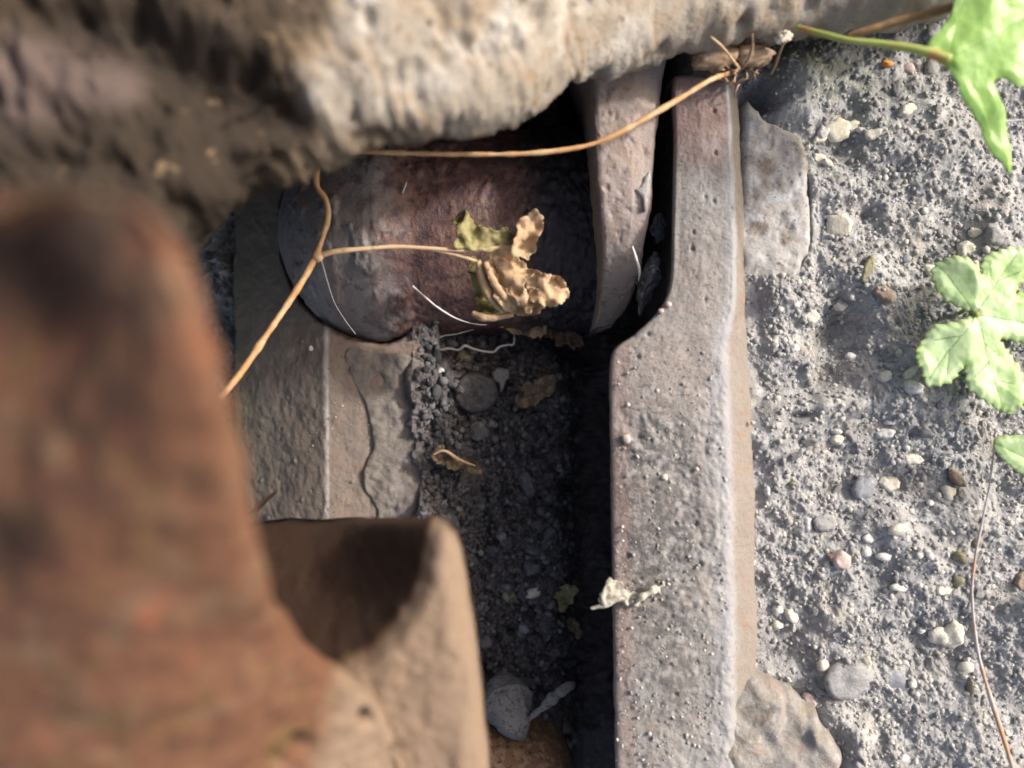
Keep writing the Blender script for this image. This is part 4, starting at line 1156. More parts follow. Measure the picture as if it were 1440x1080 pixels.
out2 = [(1304, 72), (1312, 52), (1324, 40), (1337, 22), (1345, 0), (1350, -60), (1400, -120), (1490, -110), (1540, -20), (1500, 60), (1462, 92), (1440, 120), (1424, 122), (1408, 112), (1396, 116),
        (1402, 136), (1414, 156), (1424, 184), (1430, 214), (1432, 240), (1420, 226), (1402, 212), (1392, 196), (1386, 176), (1370, 158), (1350, 134), (1342, 112), (1334, 92), (1318, 80)]
cc2 = P(1336, 84, 0.055)
lf2, _ = leaf('green_leaf', out2, 0.055, M['lushleaf'], [[(1330, 84), (1380, 60), (1450, 20)], [(1335, 86), (1372, 130), (1412, 196), (1428, 232)], [(1336, 80), (1350, 20), (1380, -60)]], (1334, 84), 5, 0.0, shape=lambda v: -0.13 * np.clip(P(0, 125, .055)[1] - v[:, 1], 0, 1) - 0.2 * np.clip(P(1345, 0, .055)[0] - v[:, 0], 0, 1),
              label='bright green leaf with a long hanging tip on a green stem above the soil', cat='leaf')
part_tube('leaf_stalk', [(1120, 38, .036), (1150, 46, .042), (1190, 56, .047), (1240, 62, .050), (1290, 70, .053), (1336, 84, .055)], [0.0008, 0.0009, 0.0009, 0.0011, 0.0013, 0.0016], M['greenstem'], lf2, 10, 0.001, 0.06, 3)
v, f = tube(px_path([(1190, 52, .040), (1215, 44, .042), (1260, 30, .044), (1300, 20, .046), (1345, 8, .050), (1380, -10, .05)]), [0.0011, 0.0013, 0.0014, 0.0015], 10, 0.001, 0.12, 9)
tag(mesh_obj('twig', v, f, M['woodstem']), 'brown woody twig along the clay edge above the green stem', 'twig')
out3 = [(1400, 622), (1408, 615), (1430, 612), (1470, 616), (1500, 640), (1490, 672), (1460, 676), (1435, 664), (1415, 648), (1404, 634)]
lf3, _ = leaf('green_leaf', out3, 0.02, M['greenleaf'], [[(1400, 622), (1440, 642), (1490, 656)]], (1400, 622), 9, 0.0004, 0.003, label='small smooth green leaf tip at the right edge above its own dark shadow', cat='leaf')
out4 = [(1404, 556), (1410, 545), (1422, 548), (1432, 560), (1434, 574), (1424, 582), (1410, 578), (1403, 568)]
lf4, _ = leaf('green_leaf', out4, 0.0135, M['lushleaf'], [[(1406, 552), (1428, 578)]], (1406, 556), 12, 0.0, label='tiny rounded green leaflet tucked under the toothed leaf', cat='leaf')

# ------------------------------------------------------------------ big rock at the foot of the bar, rusty lump, stub
ro = pxo([(986, 1040), (996, 1012), (1012, 985), (1036, 964), (1060, 950), (1092, 952), (1128, 984), (1160, 1010), (1185, 1040), (1200, 1080), (1210, 1150), (1180, 1230), (1080, 1260), (1000, 1200), (984, 1120)], 0.012)
ro = ragged(ro, 0.0022, 0.0009, 31, 0.009)
rock = pillow('rock', ro, 0.0120, -0.006, 0.007, 0.0011, M['rock'], amp=0.0014, nsc=0.010, seed=32, extra=lambda v, d: 0.0005 * fbm(np.c_[v, v[:, 0] * 0], 0.003, 3, 4) - 0.0025 * sst(0.15, 0.6, fbm(np.c_[v, v[:, 0] * 0], 0.02, 3, 14)))
tag(rock, 'large flat tan grey rock at the lower end of the steel bar', 'rock')
lo = pxo([(672, 1052), (700, 1044), (745, 1046), (775, 1054), (800, 1082), (812, 1140), (760, 1200), (670, 1190), (655, 1110)], -0.03)
lump = pillow('rusty_lump', ragged(lo, 0.0009, 0.001, 41, 0.007), -0.028, -0.062, 0.012, 0.0012, M['lump'], amp=0.0016, nsc=0.009, seed=42)
tag(lump, 'rusty brown lump in the bottom of the channel below the dusty stub', 'iron lump')
# dusty cone-shaped stub
nu, nv = 60, 48
pts = np.array([P(705, 952, -.060), P(712, 985, -.046), P(722, 1012, -.038), P(734, 1042, -.040)])
c_ = resample(pts, nu); rr = np.interp(np.linspace(0, 1, nu), [0, .15, .5, .85, 1], [0.003, 0.0078, 0.0098, 0.0062, 0.0012])
v, f = tube(pts, [0.003, 0.0078, 0.0098, 0.0062, 0.0012], 40, 0.0006, 0.1, 3)
v = v + 0.0012 * fbm(v, 0.004, 4, 5)[:, None] * np.array([1, 1, 1])
tag(mesh_obj('root_stub', v, f, M['fuzz']), 'dusty grey cone shaped stub at the bottom of the channel', 'root stub')
v, f = tube(px_path([(722, 1036, -.040), (742, 1012, -.036), (762, 996, -.034), (782, 978, -.033), (798, 966, -.034), (806, 962, -.036)]), [0.0012, 0.0017, 0.0014, 0.0015, 0.0024, 0.0016], 12, 0.0006, 0.5, 7)
v = v + 0.0005 * fbm(v, 0.002, 3, 5)[:, None]
tag(mesh_obj('twig', v, f, M['fuzz']), 'dusty grey twig rising from the stub into the black gap', 'twig')

# pale lichen twig lying over the bar's inner edge
tw = empty('lichen_twig', P(880, 840, 0.013)); tag(tw, 'pale dry lichen twig with short branches hooked over the inner edge of the bar', 'twig')
for i, (pts, rd) in enumerate((([(830, 856, .014), (850, 850, .0150), (872, 842, .0155), (895, 842, .0152), (915, 833, .015), (934, 822, .0150)], [0.0006, 0.0010, 0.0007, 0.0006, 0.0009, 0.0005]),
                               ([(852, 850, .0155), (848, 838, .016), (851, 826, .016), (858, 818, .0158)], [0.0007, 0.0009, 0.0006, 0.0004]),
                               ([(890, 850, .0155), (904, 838, .0175), (926, 826, .0165)], [0.0008, 0.0012, 0.0010]),)):
    v, f = tube(px_path(pts), rd, 9, 0.0006, 0.5, 90 + i)
    v = v + 0.0004 * fbm(v, 0.002, 3, 5)[:, None]
    mesh_obj('twig_stem' if i == 0 else 'branch', v, f, M['lichen'], tw)

crumple('lichen_scrap', [(846, 826), (856, 814), (872, 820), (884, 830), (900, 834), (904, 846), (886, 852), (868, 846), (852, 852), (842, 842)], 0.0148, M['lichen'], tw, 61, 0.0016, sp=0.0006)
# ------------------------------------------------------------------ flakes, pebbles, dead leaf bits one by one
def flake(name, px, py, rx, ry, ang, mt, label, cat, seed, zc=None, th=0.0012, group=None, tilt=None, lift=0.0008, n=9):
    rg = np.random.default_rng(seed)
    p0 = on_ground(px, py) if zc is None else P(px, py, zc)
    k = S0 * (H - p0[2]) / H
    a = np.sort(rg.uniform(0, 2 * np.pi, n)); a = np.linspace(0, 2 * np.pi, n, endpoint=False) + rg.uniform(-.25, .25, n)
    rr_ = rg.uniform(0.72, 1.12, n)
    o2 = np.c_[np.cos(a) * rr_ * rx * k, np.sin(a) * rr_ * ry * k, 0 * a]
    o2 = rotz(o2, math.radians(ang))[:, :2] + p0[:2]
    sp = max(0.00045, min(rx, ry) * k / 4)
    o2 = ragged(o2, 0.06 * min(rx, ry) * k, sp, seed, sp * 3, False)
    tl = tilt or (rg.normal(0, .18), rg.normal(0, .18))
    o = pillow(name, o2, p0[2] + lift + th, p0[2] + lift - th, th * 0.9, sp, mt, amp=th * 0.5, nsc=rx * k * 0.6, seed=seed, tilt=tl)
    return tag(o, label, cat, group)


def pebble(name, px, py, r_, mt, label, cat, seed, squash=(1, 1, .7), ang=0, zc=None, sink=0.25, group=None, rough=0.25, sub=ICO2):
    p0 = on_ground(px, py) if zc is None else P(px, py, zc)
    k = S0 * (H - p0[2]) / H
    v, f = stone_verts(seed, r_ * k, rough, sub, 8, squash)
    v = rotz(v, math.radians(ang))
    v = v + p0 + np.array([0, 0, r_ * k * squash[2] * (1 - 2 * sink) * 0.4])
    return tag(mesh_obj(name, v, f, mt), label, cat, group)


# sunlit soil on the right: flakes
FL = [
 (1178, 184, 24, 17, 10, 'pale', 'broad cream flake, largest of the cluster near the foot plate top', 'flake'),
 (1200, 178, 13, 11, 0, 'pale', 'round cream flake touching the broad flake near the foot plate', 'flake'),
 (1226, 189, 13, 8, 20, 'cream', 'narrow cream flake at the right end of the flake cluster', 'flake'),
 (1210, 183, 7, 5, 0, 'whitep', 'tiny white chip between the cream flakes of the cluster', 'flake'),
 (1158, 186, 8, 12, -20, 'whitep', 'upright white chip at the left of the cream flake cluster', 'flake'),
 (1153, 195, 12, 7, 20, 'pale', 'yellowish triangular chip touching the foot plate corner', 'flake'),
 (1152, 224, 12, 11, 0, 'pale', 'ragged yellow flake against the outer edge of the foot plate', 'flake'),
 (1164, 230, 10, 6, -30, 'cream', 'thin yellowish chip beside the ragged yellow flake', 'flake'),
 (1275, 155, 14, 10, 15, 'cream', 'lone angular cream flake on grey soil left of the hanging leaf tip', 'flake'),
 (1180, 316, 19, 15, -25, 'pale', 'five cornered cream flake just right of the foot plate edge', 'flake'),
 (1358, 351, 16, 13, 20, 'cream', 'whitish flake tucked beside the upper lobe of the toothed leaf', 'flake'),
 (1371, 328, 9, 8, 0, 'pale', 'small yellowish flake above the toothed leaf', 'flake'),
 (1335, 372, 10, 9, 0, 'whitep', 'white flake half under the upper lobe of the toothed leaf', 'flake'),
 (1140, 446, 13, 11, 0, 'cream', 'rounded cream flake above the dark hollow beside the bar', 'flake'),
 (1250, 680, 14, 13, 5, 'cream', 'square cream flake in the middle of the sunlit soil', 'flake'),
 (1284, 545, 15, 9, -10, 'whitep', 'white flake just below left of the toothed leaf', 'flake'),
 (1278, 526, 16, 6, 55, 'cream', 'slim cream sliver standing beside the white flake by the leaf', 'flake'),
 (1244, 530, 12, 9, 20, 'cream', 'creamy flake on the mud left of the slim sliver', 'flake'),
 (1176, 618, 11, 9, 0, 'cream', 'lower cream chip of the stacked pair beyond the mud ridge', 'flake'),
 (1176, 607, 9, 5, 0, 'whitep', 'upper white chip of the stacked pair beyond the mud ridge', 'flake'),
 (1243, 610, 14, 9, 10, 'whitep', 'white irregular flake below the mud ridge', 'flake'),
 (1283, 646, 15, 10, -10, 'cream', 'cream mottled flake above right of the square flake', 'flake'),
 (1249, 594, 8, 5, 0, 'whitep', 'thin white flake at the top of the flakes below the ridge', 'flake'),
 (1183, 788, 16, 12, -40, 'pinkp', 'pinkish brown edged chip in the middle of the lower soil', 'flake'),
 (1175, 782, 15, 8, 30, 'brownp', 'rusty brown chip overlapping the pinkish chip', 'flake'),
 (1240, 410, 22, 12, -35, 'brownp', 'flat brown flake on the mound left of the toothed leaf', 'flake'),
 (1219, 378, 8, 22, -20, 'olivep', 'curled olive leaf scrap standing in the soil left of the leaf', 'leaf scrap'),
 (1345, 672, 10, 17, 35, 'brownp', 'brown almond shaped seed husk near the small leaf', 'husk'),
 (1327, 829, 12, 8, 0, 'pale', 'yellow cream crumb beside the thin stem', 'flake'),
 (1112, 680, 6, 4, 0, 'olivep', 'olive yellow crumb touching the bar edge', 'flake'),
 (1078, 690, 5, 8, 10, 'whitep', 'white sliver touching the sloping bar edge', 'flake'),
 (1217, 932, 7, 14, 0, 'pale', 'long yellowish chip above the grey stone in the lower soil', 'flake'),
 (1139, 985, 14, 8, -40, 'pinkp', 'pinkish chip with a yellow spot at the upper edge of the big rock', 'flake'),
 (1364, 972, 5, 20, 5, 'olivep', 'upright olive straw piece left of the thin stem', 'straw'),
 (1436, 815, 10, 16, -30, 'brownp', 'reddish brown chip at the right frame edge beyond the thin stem', 'flake'),
]
for i, (px, py, rx, ry, an, mk, lb, ct) in enumerate(FL):
    flake({'flake': 'flake', 'leaf scrap': 'leaf_scrap', 'husk': 'seed_husk', 'straw': 'straw_piece'}[ct], px, py, rx * 1.05, ry * 1.05, an, M[mk], lb, ct, 300 + i, th=0.0009 if min(rx, ry) > 8 else 0.0007)

PB = [
 (1317, 893, 17, 'cream', 'left half of the big cream crumbly clump below the soil centre', (1, .9, .6), 'clump'),
 (1340, 890, 17, 'cream', 'right half of the big cream crumbly clump nearest the thin stem', (.9, 1.1, .65), 'clump'),
 (1296, 886, 6, 'whitep', 'small white bead left of the big cream clump', (1, 1, .7), 'pebble'),
 (1358, 940, 12, 'cream', 'knobbly cream pebble beside the thin stem below the big clump', (1, .9, .7), 'pebble'),
 (1360, 929, 7, 'whitep', 'white knob on top of the knobbly cream pebble', (1, .8, .7), 'pebble'),
 (1190, 954, 27, 'greyp', 'flat grey stone half buried right of the big rock', (1.1, .85, .5), 'stone'),
 (1255, 958, 17, 'bluep', 'blue grey crumbly stone right of the flat grey stone', (1, .9, .5), 'stone'),
 (1213, 690, 17, 'bluep', 'dark blue grey stone left of the square cream flake', (.9, 1.2, .6), 'stone'),
 (1349, 783, 11, 'olivep', 'olive brown pebble with a shadow left of the thin stem', (.8, 1.2, .8), 'pebble'),
 (1372, 762, 9, 'brownp', 'dull brown pebble crossed by the thin stem', (1, 1, .7), 'pebble'),
 (1346, 818, 9, 'olivep', 'round olive pebble just above the yellow cream crumb', (1, 1, .8), 'pebble'),
 (1093, 857, 8, 'whitep', 'topmost white pebble of the trio beside the bar', (1, .9, .8), 'pebble'),
 (1111, 866, 11, 'cream', 'right cream pebble of the trio beside the bar', (.9, 1.2, .7), 'pebble'),
 (1093, 879, 9, 'cream', 'lowest cream pebble of the trio beside the bar', (1, .9, .7), 'pebble'),
 (1148, 861, 5, 'whitep', 'single white bead right of the pebble trio', (1, 1, .8), 'pebble'),
 (1195, 502, 8, 'whitep', 'smooth pale pebble in the dark hollow', (1.1, .8, .8), 'pebble'),
 (1120, 429, 5, 'whitep', 'tiny white bead on the foot plate end above the hollow', (1, .9, .8), 'pebble'),
 (1118, 490, 6, 'whitep', 'white bead left of the dark hollow', (1, .9, .8), 'pebble'),
 (1273, 365, 8, 'bluep', 'blue grey pebble right of the olive leaf scrap', (1.1, .8, .7), 'pebble'),
 (1307, 380, 9, 'cream', 'creamy pebble just left of the toothed leaf', (1, .9, .7), 'pebble'),
 (1397, 329, 15, 'greyp', 'pale grey lumpy stone above the toothed leaf', (.9, 1.1, .7), 'stone'),
 (1310, 50, 14, 'greyp', 'grey lumpy stone between the twig and the green stem', (1, .9, .7), 'stone'),
 (1278, 96, 9, 'pinkp', 'pink pebble below the green stem', (1.1, .8, .7), 'pebble'),
 (1246, 90, 7, 'orangep', 'bright orange rust crumb below the green stem', (1.2, .7, .7), 'crumb'),
 (1308, 96, 12, 'greyp', 'grey stone right of the pink pebble below the green stem', (1, 1, .6), 'stone'),
 (1136, 736, 10, 'whitep', 'white knobbly pebble left of the lower soil middle', (.9, 1.1, .7), 'pebble'),
 (1159, 735, 13, 'greyp', 'grey buff stone touching the white knobbly pebble', (1.1, 1, .5), 'stone'),
 (1262, 745, 12, 'cream', 'cream irregular pebble below the square flake', (1.1, .8, .6), 'pebble'),
 (1219, 757, 8, 'whitep', 'white pebble left of the cream irregular pebble', (.9, 1.1, .7), 'pebble'),
 (1218, 775, 8, 'whitep', 'white pebble directly below another white pebble in the lower soil', (.9, 1.1, .7), 'pebble'),
 (1243, 783, 9, 'whitep', 'flat white pebble right of the two stacked white pebbles', (1.3, .6, .6), 'pebble'),
 (1307, 781, 7, 'whitep', 'lone white pebble left of the olive brown pebble', (1, .9, .8), 'pebble'),
 (1332, 693, 11, 'cream', 'pale cream pebble left of the seed husk', (1, 1, .7), 'pebble'),
 (1307, 707, 5, 'whitep', 'white round bead below left of the pale cream pebble', (1, 1, .9), 'pebble'),
 (1262, 826, 9, 'whitep', 'whitish oval pebble left of the yellow cream crumb', (1.3, .8, .7), 'pebble'),
 (1272, 932, 5, 'whitep', 'round white bead above the blue grey crumbly stone', (1, 1, .9), 'pebble'),
 (1282, 961, 6, 'cream', 'cream bead right of the blue grey crumbly stone', (1, 1, .8), 'pebble'),
 (1156, 934, 9, 'cream', 'cream double pebble above the flat grey stone', (1, 1, .8), 'pebble'),
 (1269, 1066, 7, 'whitep', 'white pebble near the bottom of the soil', (1.2, .8, .8), 'pebble'),
 (1148, 1058, 14, 'pinkp', 'pinkish shard at the right side of the big rock', (.5, 1.5, .6), 'shard'),
]
for i, (px, py, r_, mk, lb, sq, ct) in enumerate(PB):
    pebble({'clump': 'clay_clump', 'pebble': 'pebble', 'stone': 'stone', 'crumb': 'rust_crumb', 'shard': 'stone_shard'}[ct], px, py, r_ * 1.1, M[mk], lb, ct, 400 + i, sq, RNG.uniform(-30, 30), sub=ICO3 if r_ > 12 else ICO2, rough=0.8 if ct in ('clump', 'stone') else 0.5)

# dark channel
def chan(px, py): return on_ground(px, py, -0.06)
PC = [
 (653, 503, 12, 'olivep', 'cracked tan pebble directly below the wavy white root', (1, .9, .7), 'pebble', 0),
 (620, 523, 7, 'whitep', 'small white pebble near the channel left edge', (1, .9, .8), 'pebble', 0),
 (613, 553, 11, 'darkp', 'dark grey crumb left of the coin shaped clod', (.8, 1.2, .7), 'clod', 0),
 (672, 606, 14, 'chanp', 'flat dark grey chip below the coin shaped clod', (1, 1, .4), 'stone', 0),
 (629, 737, 17, 'chanp', 'squarish grey block at the channel edge above the dark plate', (.9, 1.05, .8), 'stone', 0),
 (742, 681, 15, 'chanp', 'upright grey chip in the channel middle', (.7, 1.3, .5), 'stone', 0),
 (768, 756, 17, 'chanp', 'smooth dark stone in the shadow of the channel', (1.1, .9, .6), 'stone', 0),
 (750, 775, 13, 'chanp', 'oblong grey stone slanting below the smooth dark stone', (1.6, .6, .6), 'stone', 0),
 (748, 802, 12, 'chanp', 'roundish grey stone in the lower channel', (1, 1, .6), 'stone', 0),
 (716, 838, 12, 'olivep', 'greenish pebble in the lower channel', (1.1, .9, .6), 'pebble', 0),
 (749, 834, 11, 'pale', 'cream pebble right of the greenish pebble', (1.2, .8, .7), 'pebble', 0),
 (737, 884, 10, 'bluep', 'smooth blue grey pebble in the lower channel', (1, .9, .8), 'pebble', 0),
 (682, 903, 11, 'chanp', 'pale grey pebble next to the rusty lip edge', (1, 1, .6), 'pebble', 0),
 (795, 1024, 10, 'chanp', 'angular grey pebble in the black gap beside the stub', (.9, 1, .8), 'pebble', 0),
 (788, 1046, 13, 'bluep', 'blue grey stone next to the rusty lump', (1.1, .8, .6), 'stone', 0),
 (762, 985, 15, 'darkp', 'black stone between the stub and its twig', (1, 1.1, .7), 'stone', 0),
 (664, 788, 10, 'chanp', 'small grey stone by the rim of the rusty lip', (1.1, .8, .6), 'stone', 0),
 (693, 775, 12, 'darkp', 'black crumbly clod in the lower channel', (1, 1.1, .7), 'clod', 0),
 (586, 530, 12, 'darkp', 'brown black crumb fallen on the mud crust edge', (1, 1, .6), 'clod', -0.046),
 (376, 729, 10, 'darkp', 'dark bead of dirt on the sloping face of the link', (1, 1, .8), 'clod', 0),
]
for i, (px, py, r_, mk, lb, sq, ct, zc) in enumerate(PC):
    p0 = chan(px, py) if not zc else P(px, py, zc)
    if px == 376: p0 = P(px, py, -0.059)
    pebble({'clod': 'clod', 'pebble': 'pebble', 'stone': 'stone'}[ct], px, py, r_, M[mk], lb, ct, 500 + i, sq, RNG.uniform(-30, 30) if i else 0, zc=p0[2], sub=ICO3 if r_ > 11 else ICO2, rough=0.3 if i == 0 else 0.75, sink=0.25)

# coin shaped clod
p0 = chan(668, 553)
th_ = np.linspace(0, 2 * np.pi, 40, endpoint=False)
co_ = np.c_[668 + 33 * np.cos(th_), 553 + 31 * np.sin(th_)]
zc_ = p0[2] + 0.004
tag(pillow('clod', ragged(pxo(co_, zc_), 0.0004, 0.0006, 8, 0.004), zc_ + 0.001, zc_ - 0.008, 0.0022, 0.0006, M['coin'], amp=0.0006, nsc=0.003, seed=83, tilt=(-0.12, 0.10)), 'round flat black clod like a coin in the middle of the channel', 'clod')
# T shaped flake, scraps
p0 = chan(700, 535)
to = pxo([(690, 522), (698, 517), (716, 519), (717, 532), (711, 536), (706, 552), (702, 552), (701, 540), (692, 536)], p0[2] + 0.006)
tag(pillow('flake', ragged(to, 0.0002, 0.0006, 3, 0.003, False), p0[2] + 0.009, p0[2] + 0.006, 0.0012, 0.0006, M['fuzz'], amp=0.0004, seed=77), 'pale T shaped flake beside the coin shaped clod', 'flake')
sc = empty('leaf_scrap', chan(640, 648)); tag(sc, 'curled brown dead leaf scrap lying at the left channel edge', 'leaf scrap')
zz = chan(640, 648)[2] + 0.006
crumple('leaf_blade', [(606, 634), (616, 628), (630, 636), (650, 642), (668, 650), (678, 660), (672, 668), (650, 660), (630, 656), (612, 648)], zz, M['brownleaf'], sc, 91, 0.003, curl=0.002, sp=0.0007)
part_tube('leaf_rib', [(608, 640, zz + .002), (625, 634, zz + .003), (645, 646, zz + .003), (668, 655, zz + .002)], [0.0004, 0.0007, 0.0004], M['stalk'], sc, 6, 0.001, 0.2, 5)
def scrap(outline, dz, mt, label, seed, amp=0.002):
    c_ = np.mean(np.array(outline), 0); z_ = chan(c_[0], c_[1])[2] + dz
    o = crumple('leaf_scrap', outline, z_, mt, None, seed, amp, sp=0.0008, curl=0.001)
    return tag(o, label, 'leaf scrap')
scrap([(724, 560), (728, 545), (745, 535), (768, 529), (780, 533), (778, 552), (760, 562), (745, 573), (730, 570)], 0.006, M['brownleaf'], 'olive brown leaf scrap right of the coin shaped clod', 93)
scrap([(742, 448), (770, 440), (800, 452), (818, 470), (812, 488), (790, 486), (766, 474), (748, 466)], 0.016, M['brownleaf'], 'brown leaf shred hanging below the crumpled vine leaf', 95, 0.003)
scrap([(700, 455), (720, 446), (745, 448), (770, 460), (765, 474), (735, 470), (712, 464)], 0.018, M['deadleaf'], 'tan leaf shred directly under the crumpled vine leaf', 97, 0.003)
scrap([(798, 870), (806, 868), (818, 880), (822, 894), (812, 898), (802, 886)], 0.012, M['brownleaf'], 'small brown leaf chip in the black gap of the lower channel', 98)
scrap([(775, 826), (800, 824), (812, 828), (798, 850), (786, 862), (782, 846)], 0.010, M['oliveleaf'], 'dull olive leaf chip in the lower channel shadow', 99)

# small things on the bar and link
ON = [(880, 617, 8, 'pinkp', 'pinkish grain near the inner edge of the bar', ZB + .0013), (980, 660, 3.5, 'pinkp', 'reddish orange grain on the middle of the bar', ZB + .0016), (935, 672, 5, 'pale', 'greenish yellow grain on the bar left of the orange grain', ZB + .0016),
      (1058, 594, 4, 'pinkp', 'pale pink grain on the sloping edge of the bar', 0.007), (437, 490, 4, 'whitep', 'bright white grain on the upper sloping face of the link', -0.049), (453, 735, 5, 'orangep', 'orange grain at the crest of the link by the dark plate', -0.045),
      (940, 428, 5, 'pinkp', 'reddish grain on the shoulder of the bar', ZB + .0005), (930, 437, 5, 'pinkp', 'second reddish grain on the shoulder nearer the slot', ZB + .0005)]
for i, (px, py, r_, mk, lb, zc) in enumerate(ON):
    pebble('grain', px, py, r_, M[mk], lb, 'grain', 600 + i, (1, 1, .8), 0, zc=zc, sink=0.2)

# countable grit, shared mesh data; each is told by its nearest landmark
protos = []
for s_ in range(10):
    v, f = stone_verts(700 + s_, 1.0, 0.8, ICO2, 8, (1, RNG.uniform(.65, 1), .7))
    me = bpy.data.meshes.new('soil_crumb')
    me.from_pydata([tuple(x) for x in v], [], [tuple(x) for x in f])
    me.materials.append(M['cream'])
    protos.append(me)
MARKS = [('square cream flake', 1250, 680), ('big cream clump', 1328, 892), ('flat grey stone', 1190, 954), ('toothed leaf', 1375, 470), ('small leaf tip', 1428, 642), ('seed husk', 1345, 672), ('pinkish chip', 1181, 787),
         ('pebble trio by the bar', 1098, 866), ('dark hollow', 1185, 462), ('olive leaf scrap', 1219, 378), ('flat brown flake', 1240, 410), ('mud ridge', 1140, 575), ('five cornered flake', 1180, 316), ('lone angular flake', 1275, 155),
         ('cream flake cluster', 1195, 184), ('pink pebble', 1278, 96), ('hanging leaf tip', 1425, 225), ('olive brown pebble', 1349, 783), ('yellow cream crumb', 1327, 829), ('knobbly cream pebble', 1359, 937), ('crumbly blue stone', 1255, 958),
         ('big rock', 1120, 1000), ('cream irregular pebble', 1262, 745), ('dark blue stone', 1213, 690), ('white knobbly pebble', 1136, 736), ('stacked chip pair', 1176, 612), ('lower end of the thin stem', 1412, 1030), ('lumpy pale stone', 1397, 329)]
CMARKS = [('coin shaped clod', 668, 553), ('curled brown leaf scrap', 640, 648), ('wavy white root', 660, 490), ('olive brown leaf scrap', 752, 552), ('squarish grey block', 629, 737), ('upright grey chip', 742, 681), ('smooth dark stone', 768, 756),
          ('greenish pebble', 716, 838), ('smooth blue grey pebble', 737, 884), ('pale grey pebble by the lip', 682, 903), ('dusty stub', 712, 985), ('T shaped flake', 703, 530), ('flat dark chip', 672, 606)]
DIRS = ['right of', 'above right of', 'above', 'above left of', 'left of', 'below left of', 'below', 'below right of']
SEEN = {}
def scatter_named(n, region, mk, what, group, name, rmin, rmax, seed, cat, marks, zb):
    rg = np.random.default_rng(seed)
    done = 0
    for _ in range(n * 6):
        if done >= n: break
        px, py = region(rg)
        mk_d = sorted((math.hypot(px - m[1], py - m[2]), m) for m in marks)[0]
        m = mk_d[1]
        if mk_d[0] < 22: continue
        dr = DIRS[int(round(math.degrees(math.atan2(m[2] - py, px - m[1])) / 45)) % 8]
        key = (what, m[0], dr)
        used = SEEN.setdefault(key, [])
        if len(used) >= 2 or (used and abs(used[0] - mk_d[0]) < 12): continue
        if used and mk_d[0] < used[0]: continue
        lb = f"{what} {dr} the {m[0]}" if not used else f"{what} farther off {dr} the {m[0]}"
        used.append(mk_d[0])
        p0 = on_ground(px, py, zb)
        r_ = (rmin + (rmax - rmin) * rg.uniform() ** 1.7) * S0 * (H - p0[2]) / H
        o = bpy.data.objects.new(name, protos[rg.integers(len(protos))])
        COL.objects.link(o)
        o.location = (p0[0], p0[1], p0[2] + 0.05 * r_)
        o.scale = (r_ * rg.uniform(.8, 1.5), r_ * rg.uniform(.7, 1.1), r_ * rg.uniform(.6, 1.1))
        o.rotation_euler = (rg.uniform(-.5, .5), rg.uniform(-.5, .5), rg.uniform(0, 6.28))
        o.material_slots[0].link = 'OBJECT'; o.material_slots[0].material = mk
        tag(o, lb, cat, group)
        done += 1
def reg_right(rg):
    while True:
        px, py = rg.uniform(1085, 1436), rg.uniform(50, 1075)
        if px < 1150 and 160 < py < 560: continue
        if py < 130 and px < 1200: continue
        if py > 940 and px < 1215: continue
        if py < 400 and rg.uniform() < 0.6: continue
        return px, py
scatter_named(60, reg_right, M['whitep'], 'tiny white crumb', 'white grit crumbs on the sunlit soil', 'soil_crumb', 1.6, 4.8, 21, 'crumb', MARKS, 0)
scatter_named(50, reg_right, M['cream'], 'tiny cream crumb', 'cream grit crumbs on the sunlit soil', 'soil_crumb', 2.2, 7, 22, 'crumb', MARKS, 0)
scatter_named(60, reg_right, M['greyp'], 'small grey chip', 'grey chips on the sunlit soil', 'stone_chip', 4, 13, 23, 'stone chip', MARKS, 0)
def reg_chan(rg): return rg.uniform(610, 815), rg.uniform(480, 1035)
scatter_named(40, reg_chan, M['chanp'], 'small grey chip', 'grey chips in the dark channel', 'stone_chip', 4, 10, 24, 'stone chip', CMARKS, -0.06)
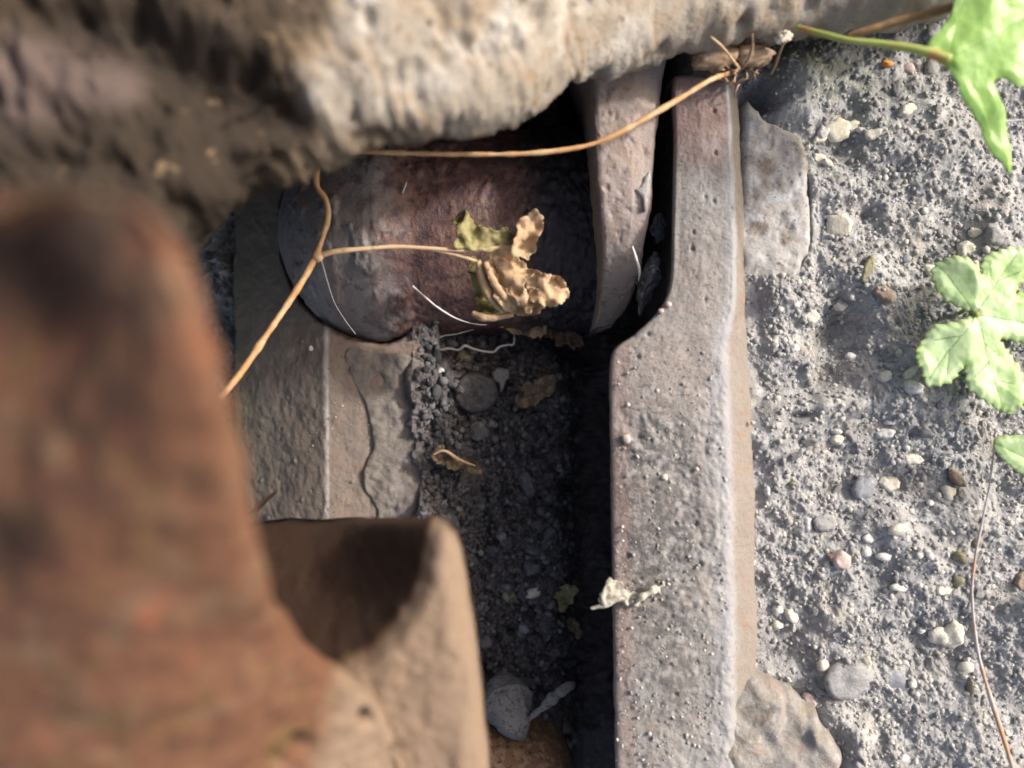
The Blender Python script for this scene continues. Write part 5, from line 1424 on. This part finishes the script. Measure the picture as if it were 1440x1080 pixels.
scatter_named(26, reg_chan, M['darkp'], 'small black crumb', 'black crumbs in the dark channel', 'dirt_crumb', 5, 13, 25, 'crumb', CMARKS, -0.06)

# ------------------------------------------------------------------ loose grit nobody could count
def grit(name, n, region, rlo, rhi, seed, zfun, tone_pow=1.0, tone_hi=1.0, tone_lo=0.0):
    rg = np.random.default_rng(seed)
    bv, bf = ICO1 if False else ico(1)
    V, F, T = [], [], []
    k0 = 0
    for i in range(n):
        x, y = region(rg)
        z_ = zfun(x, y)
        r_ = rlo * (rhi / rlo) ** (rg.uniform() ** 1.8)
        s = rg.uniform(0.6, 1.25, 3) * r_
        v = bv * s * (1 + rg.uniform(-.22, .22, (len(bv), 1)))
        v = rotz(v, rg.uniform(0, 6.28)) + np.array([x, y, z_ + 0.15 * r_])
        V.append(v); F.append(bf + k0); k0 += len(bv)
        T.append(np.full(len(bv), tone_lo + (tone_hi - tone_lo) * rg.uniform() ** tone_pow))
    o = mesh_obj(name, np.vstack(V), np.vstack(F), M['grit'], attrs={'tone': np.concatenate(T)}, smooth=False, origin=np.zeros(3))
    return tag(o, kind='stuff')
def r_right(rg): return rg.uniform(0.082, 0.19), rg.uniform(-0.145, 0.13)
grit('soil_grit', 12000, r_right, 0.00022, 0.0013, 1, gz, 1.0, 0.90, 0.58)
def r_ch(rg):
    return -0.036 + 0.066 * rg.uniform(), rg.uniform(-0.165, 0.03)
grit('channel_grit', 8500, r_ch, 0.00022, 0.0021, 2, gz, 1.7, 0.5)
def r_bar(rg): return P(rg.uniform(866, 1020), 0, ZB)[0], P(0, 480 + 600 * rg.uniform() ** .8, ZB)[1]
grit('bar_grit', 800, r_bar, 0.00016, 0.0008, 3, lambda x, y: ZB + 0.0012, 0.9, 0.9, 0.52)
def r_lk(rg): return P(rg.uniform(345, 598), 0, ZL)[0], P(0, rg.uniform(490, 740), ZL)[1]
def z_lk(x, y):
    px = 720 + x / (S0 * (H - ZL) / H)
    return ZL + (0.0002 if px > 459 else -0.0232 * (459 - px) / (459 - 328) * 0.94)
grit('link_grit', 260, r_lk, 0.00015, 0.0004, 4, z_lk, 0.7, 1.0, 0.3)
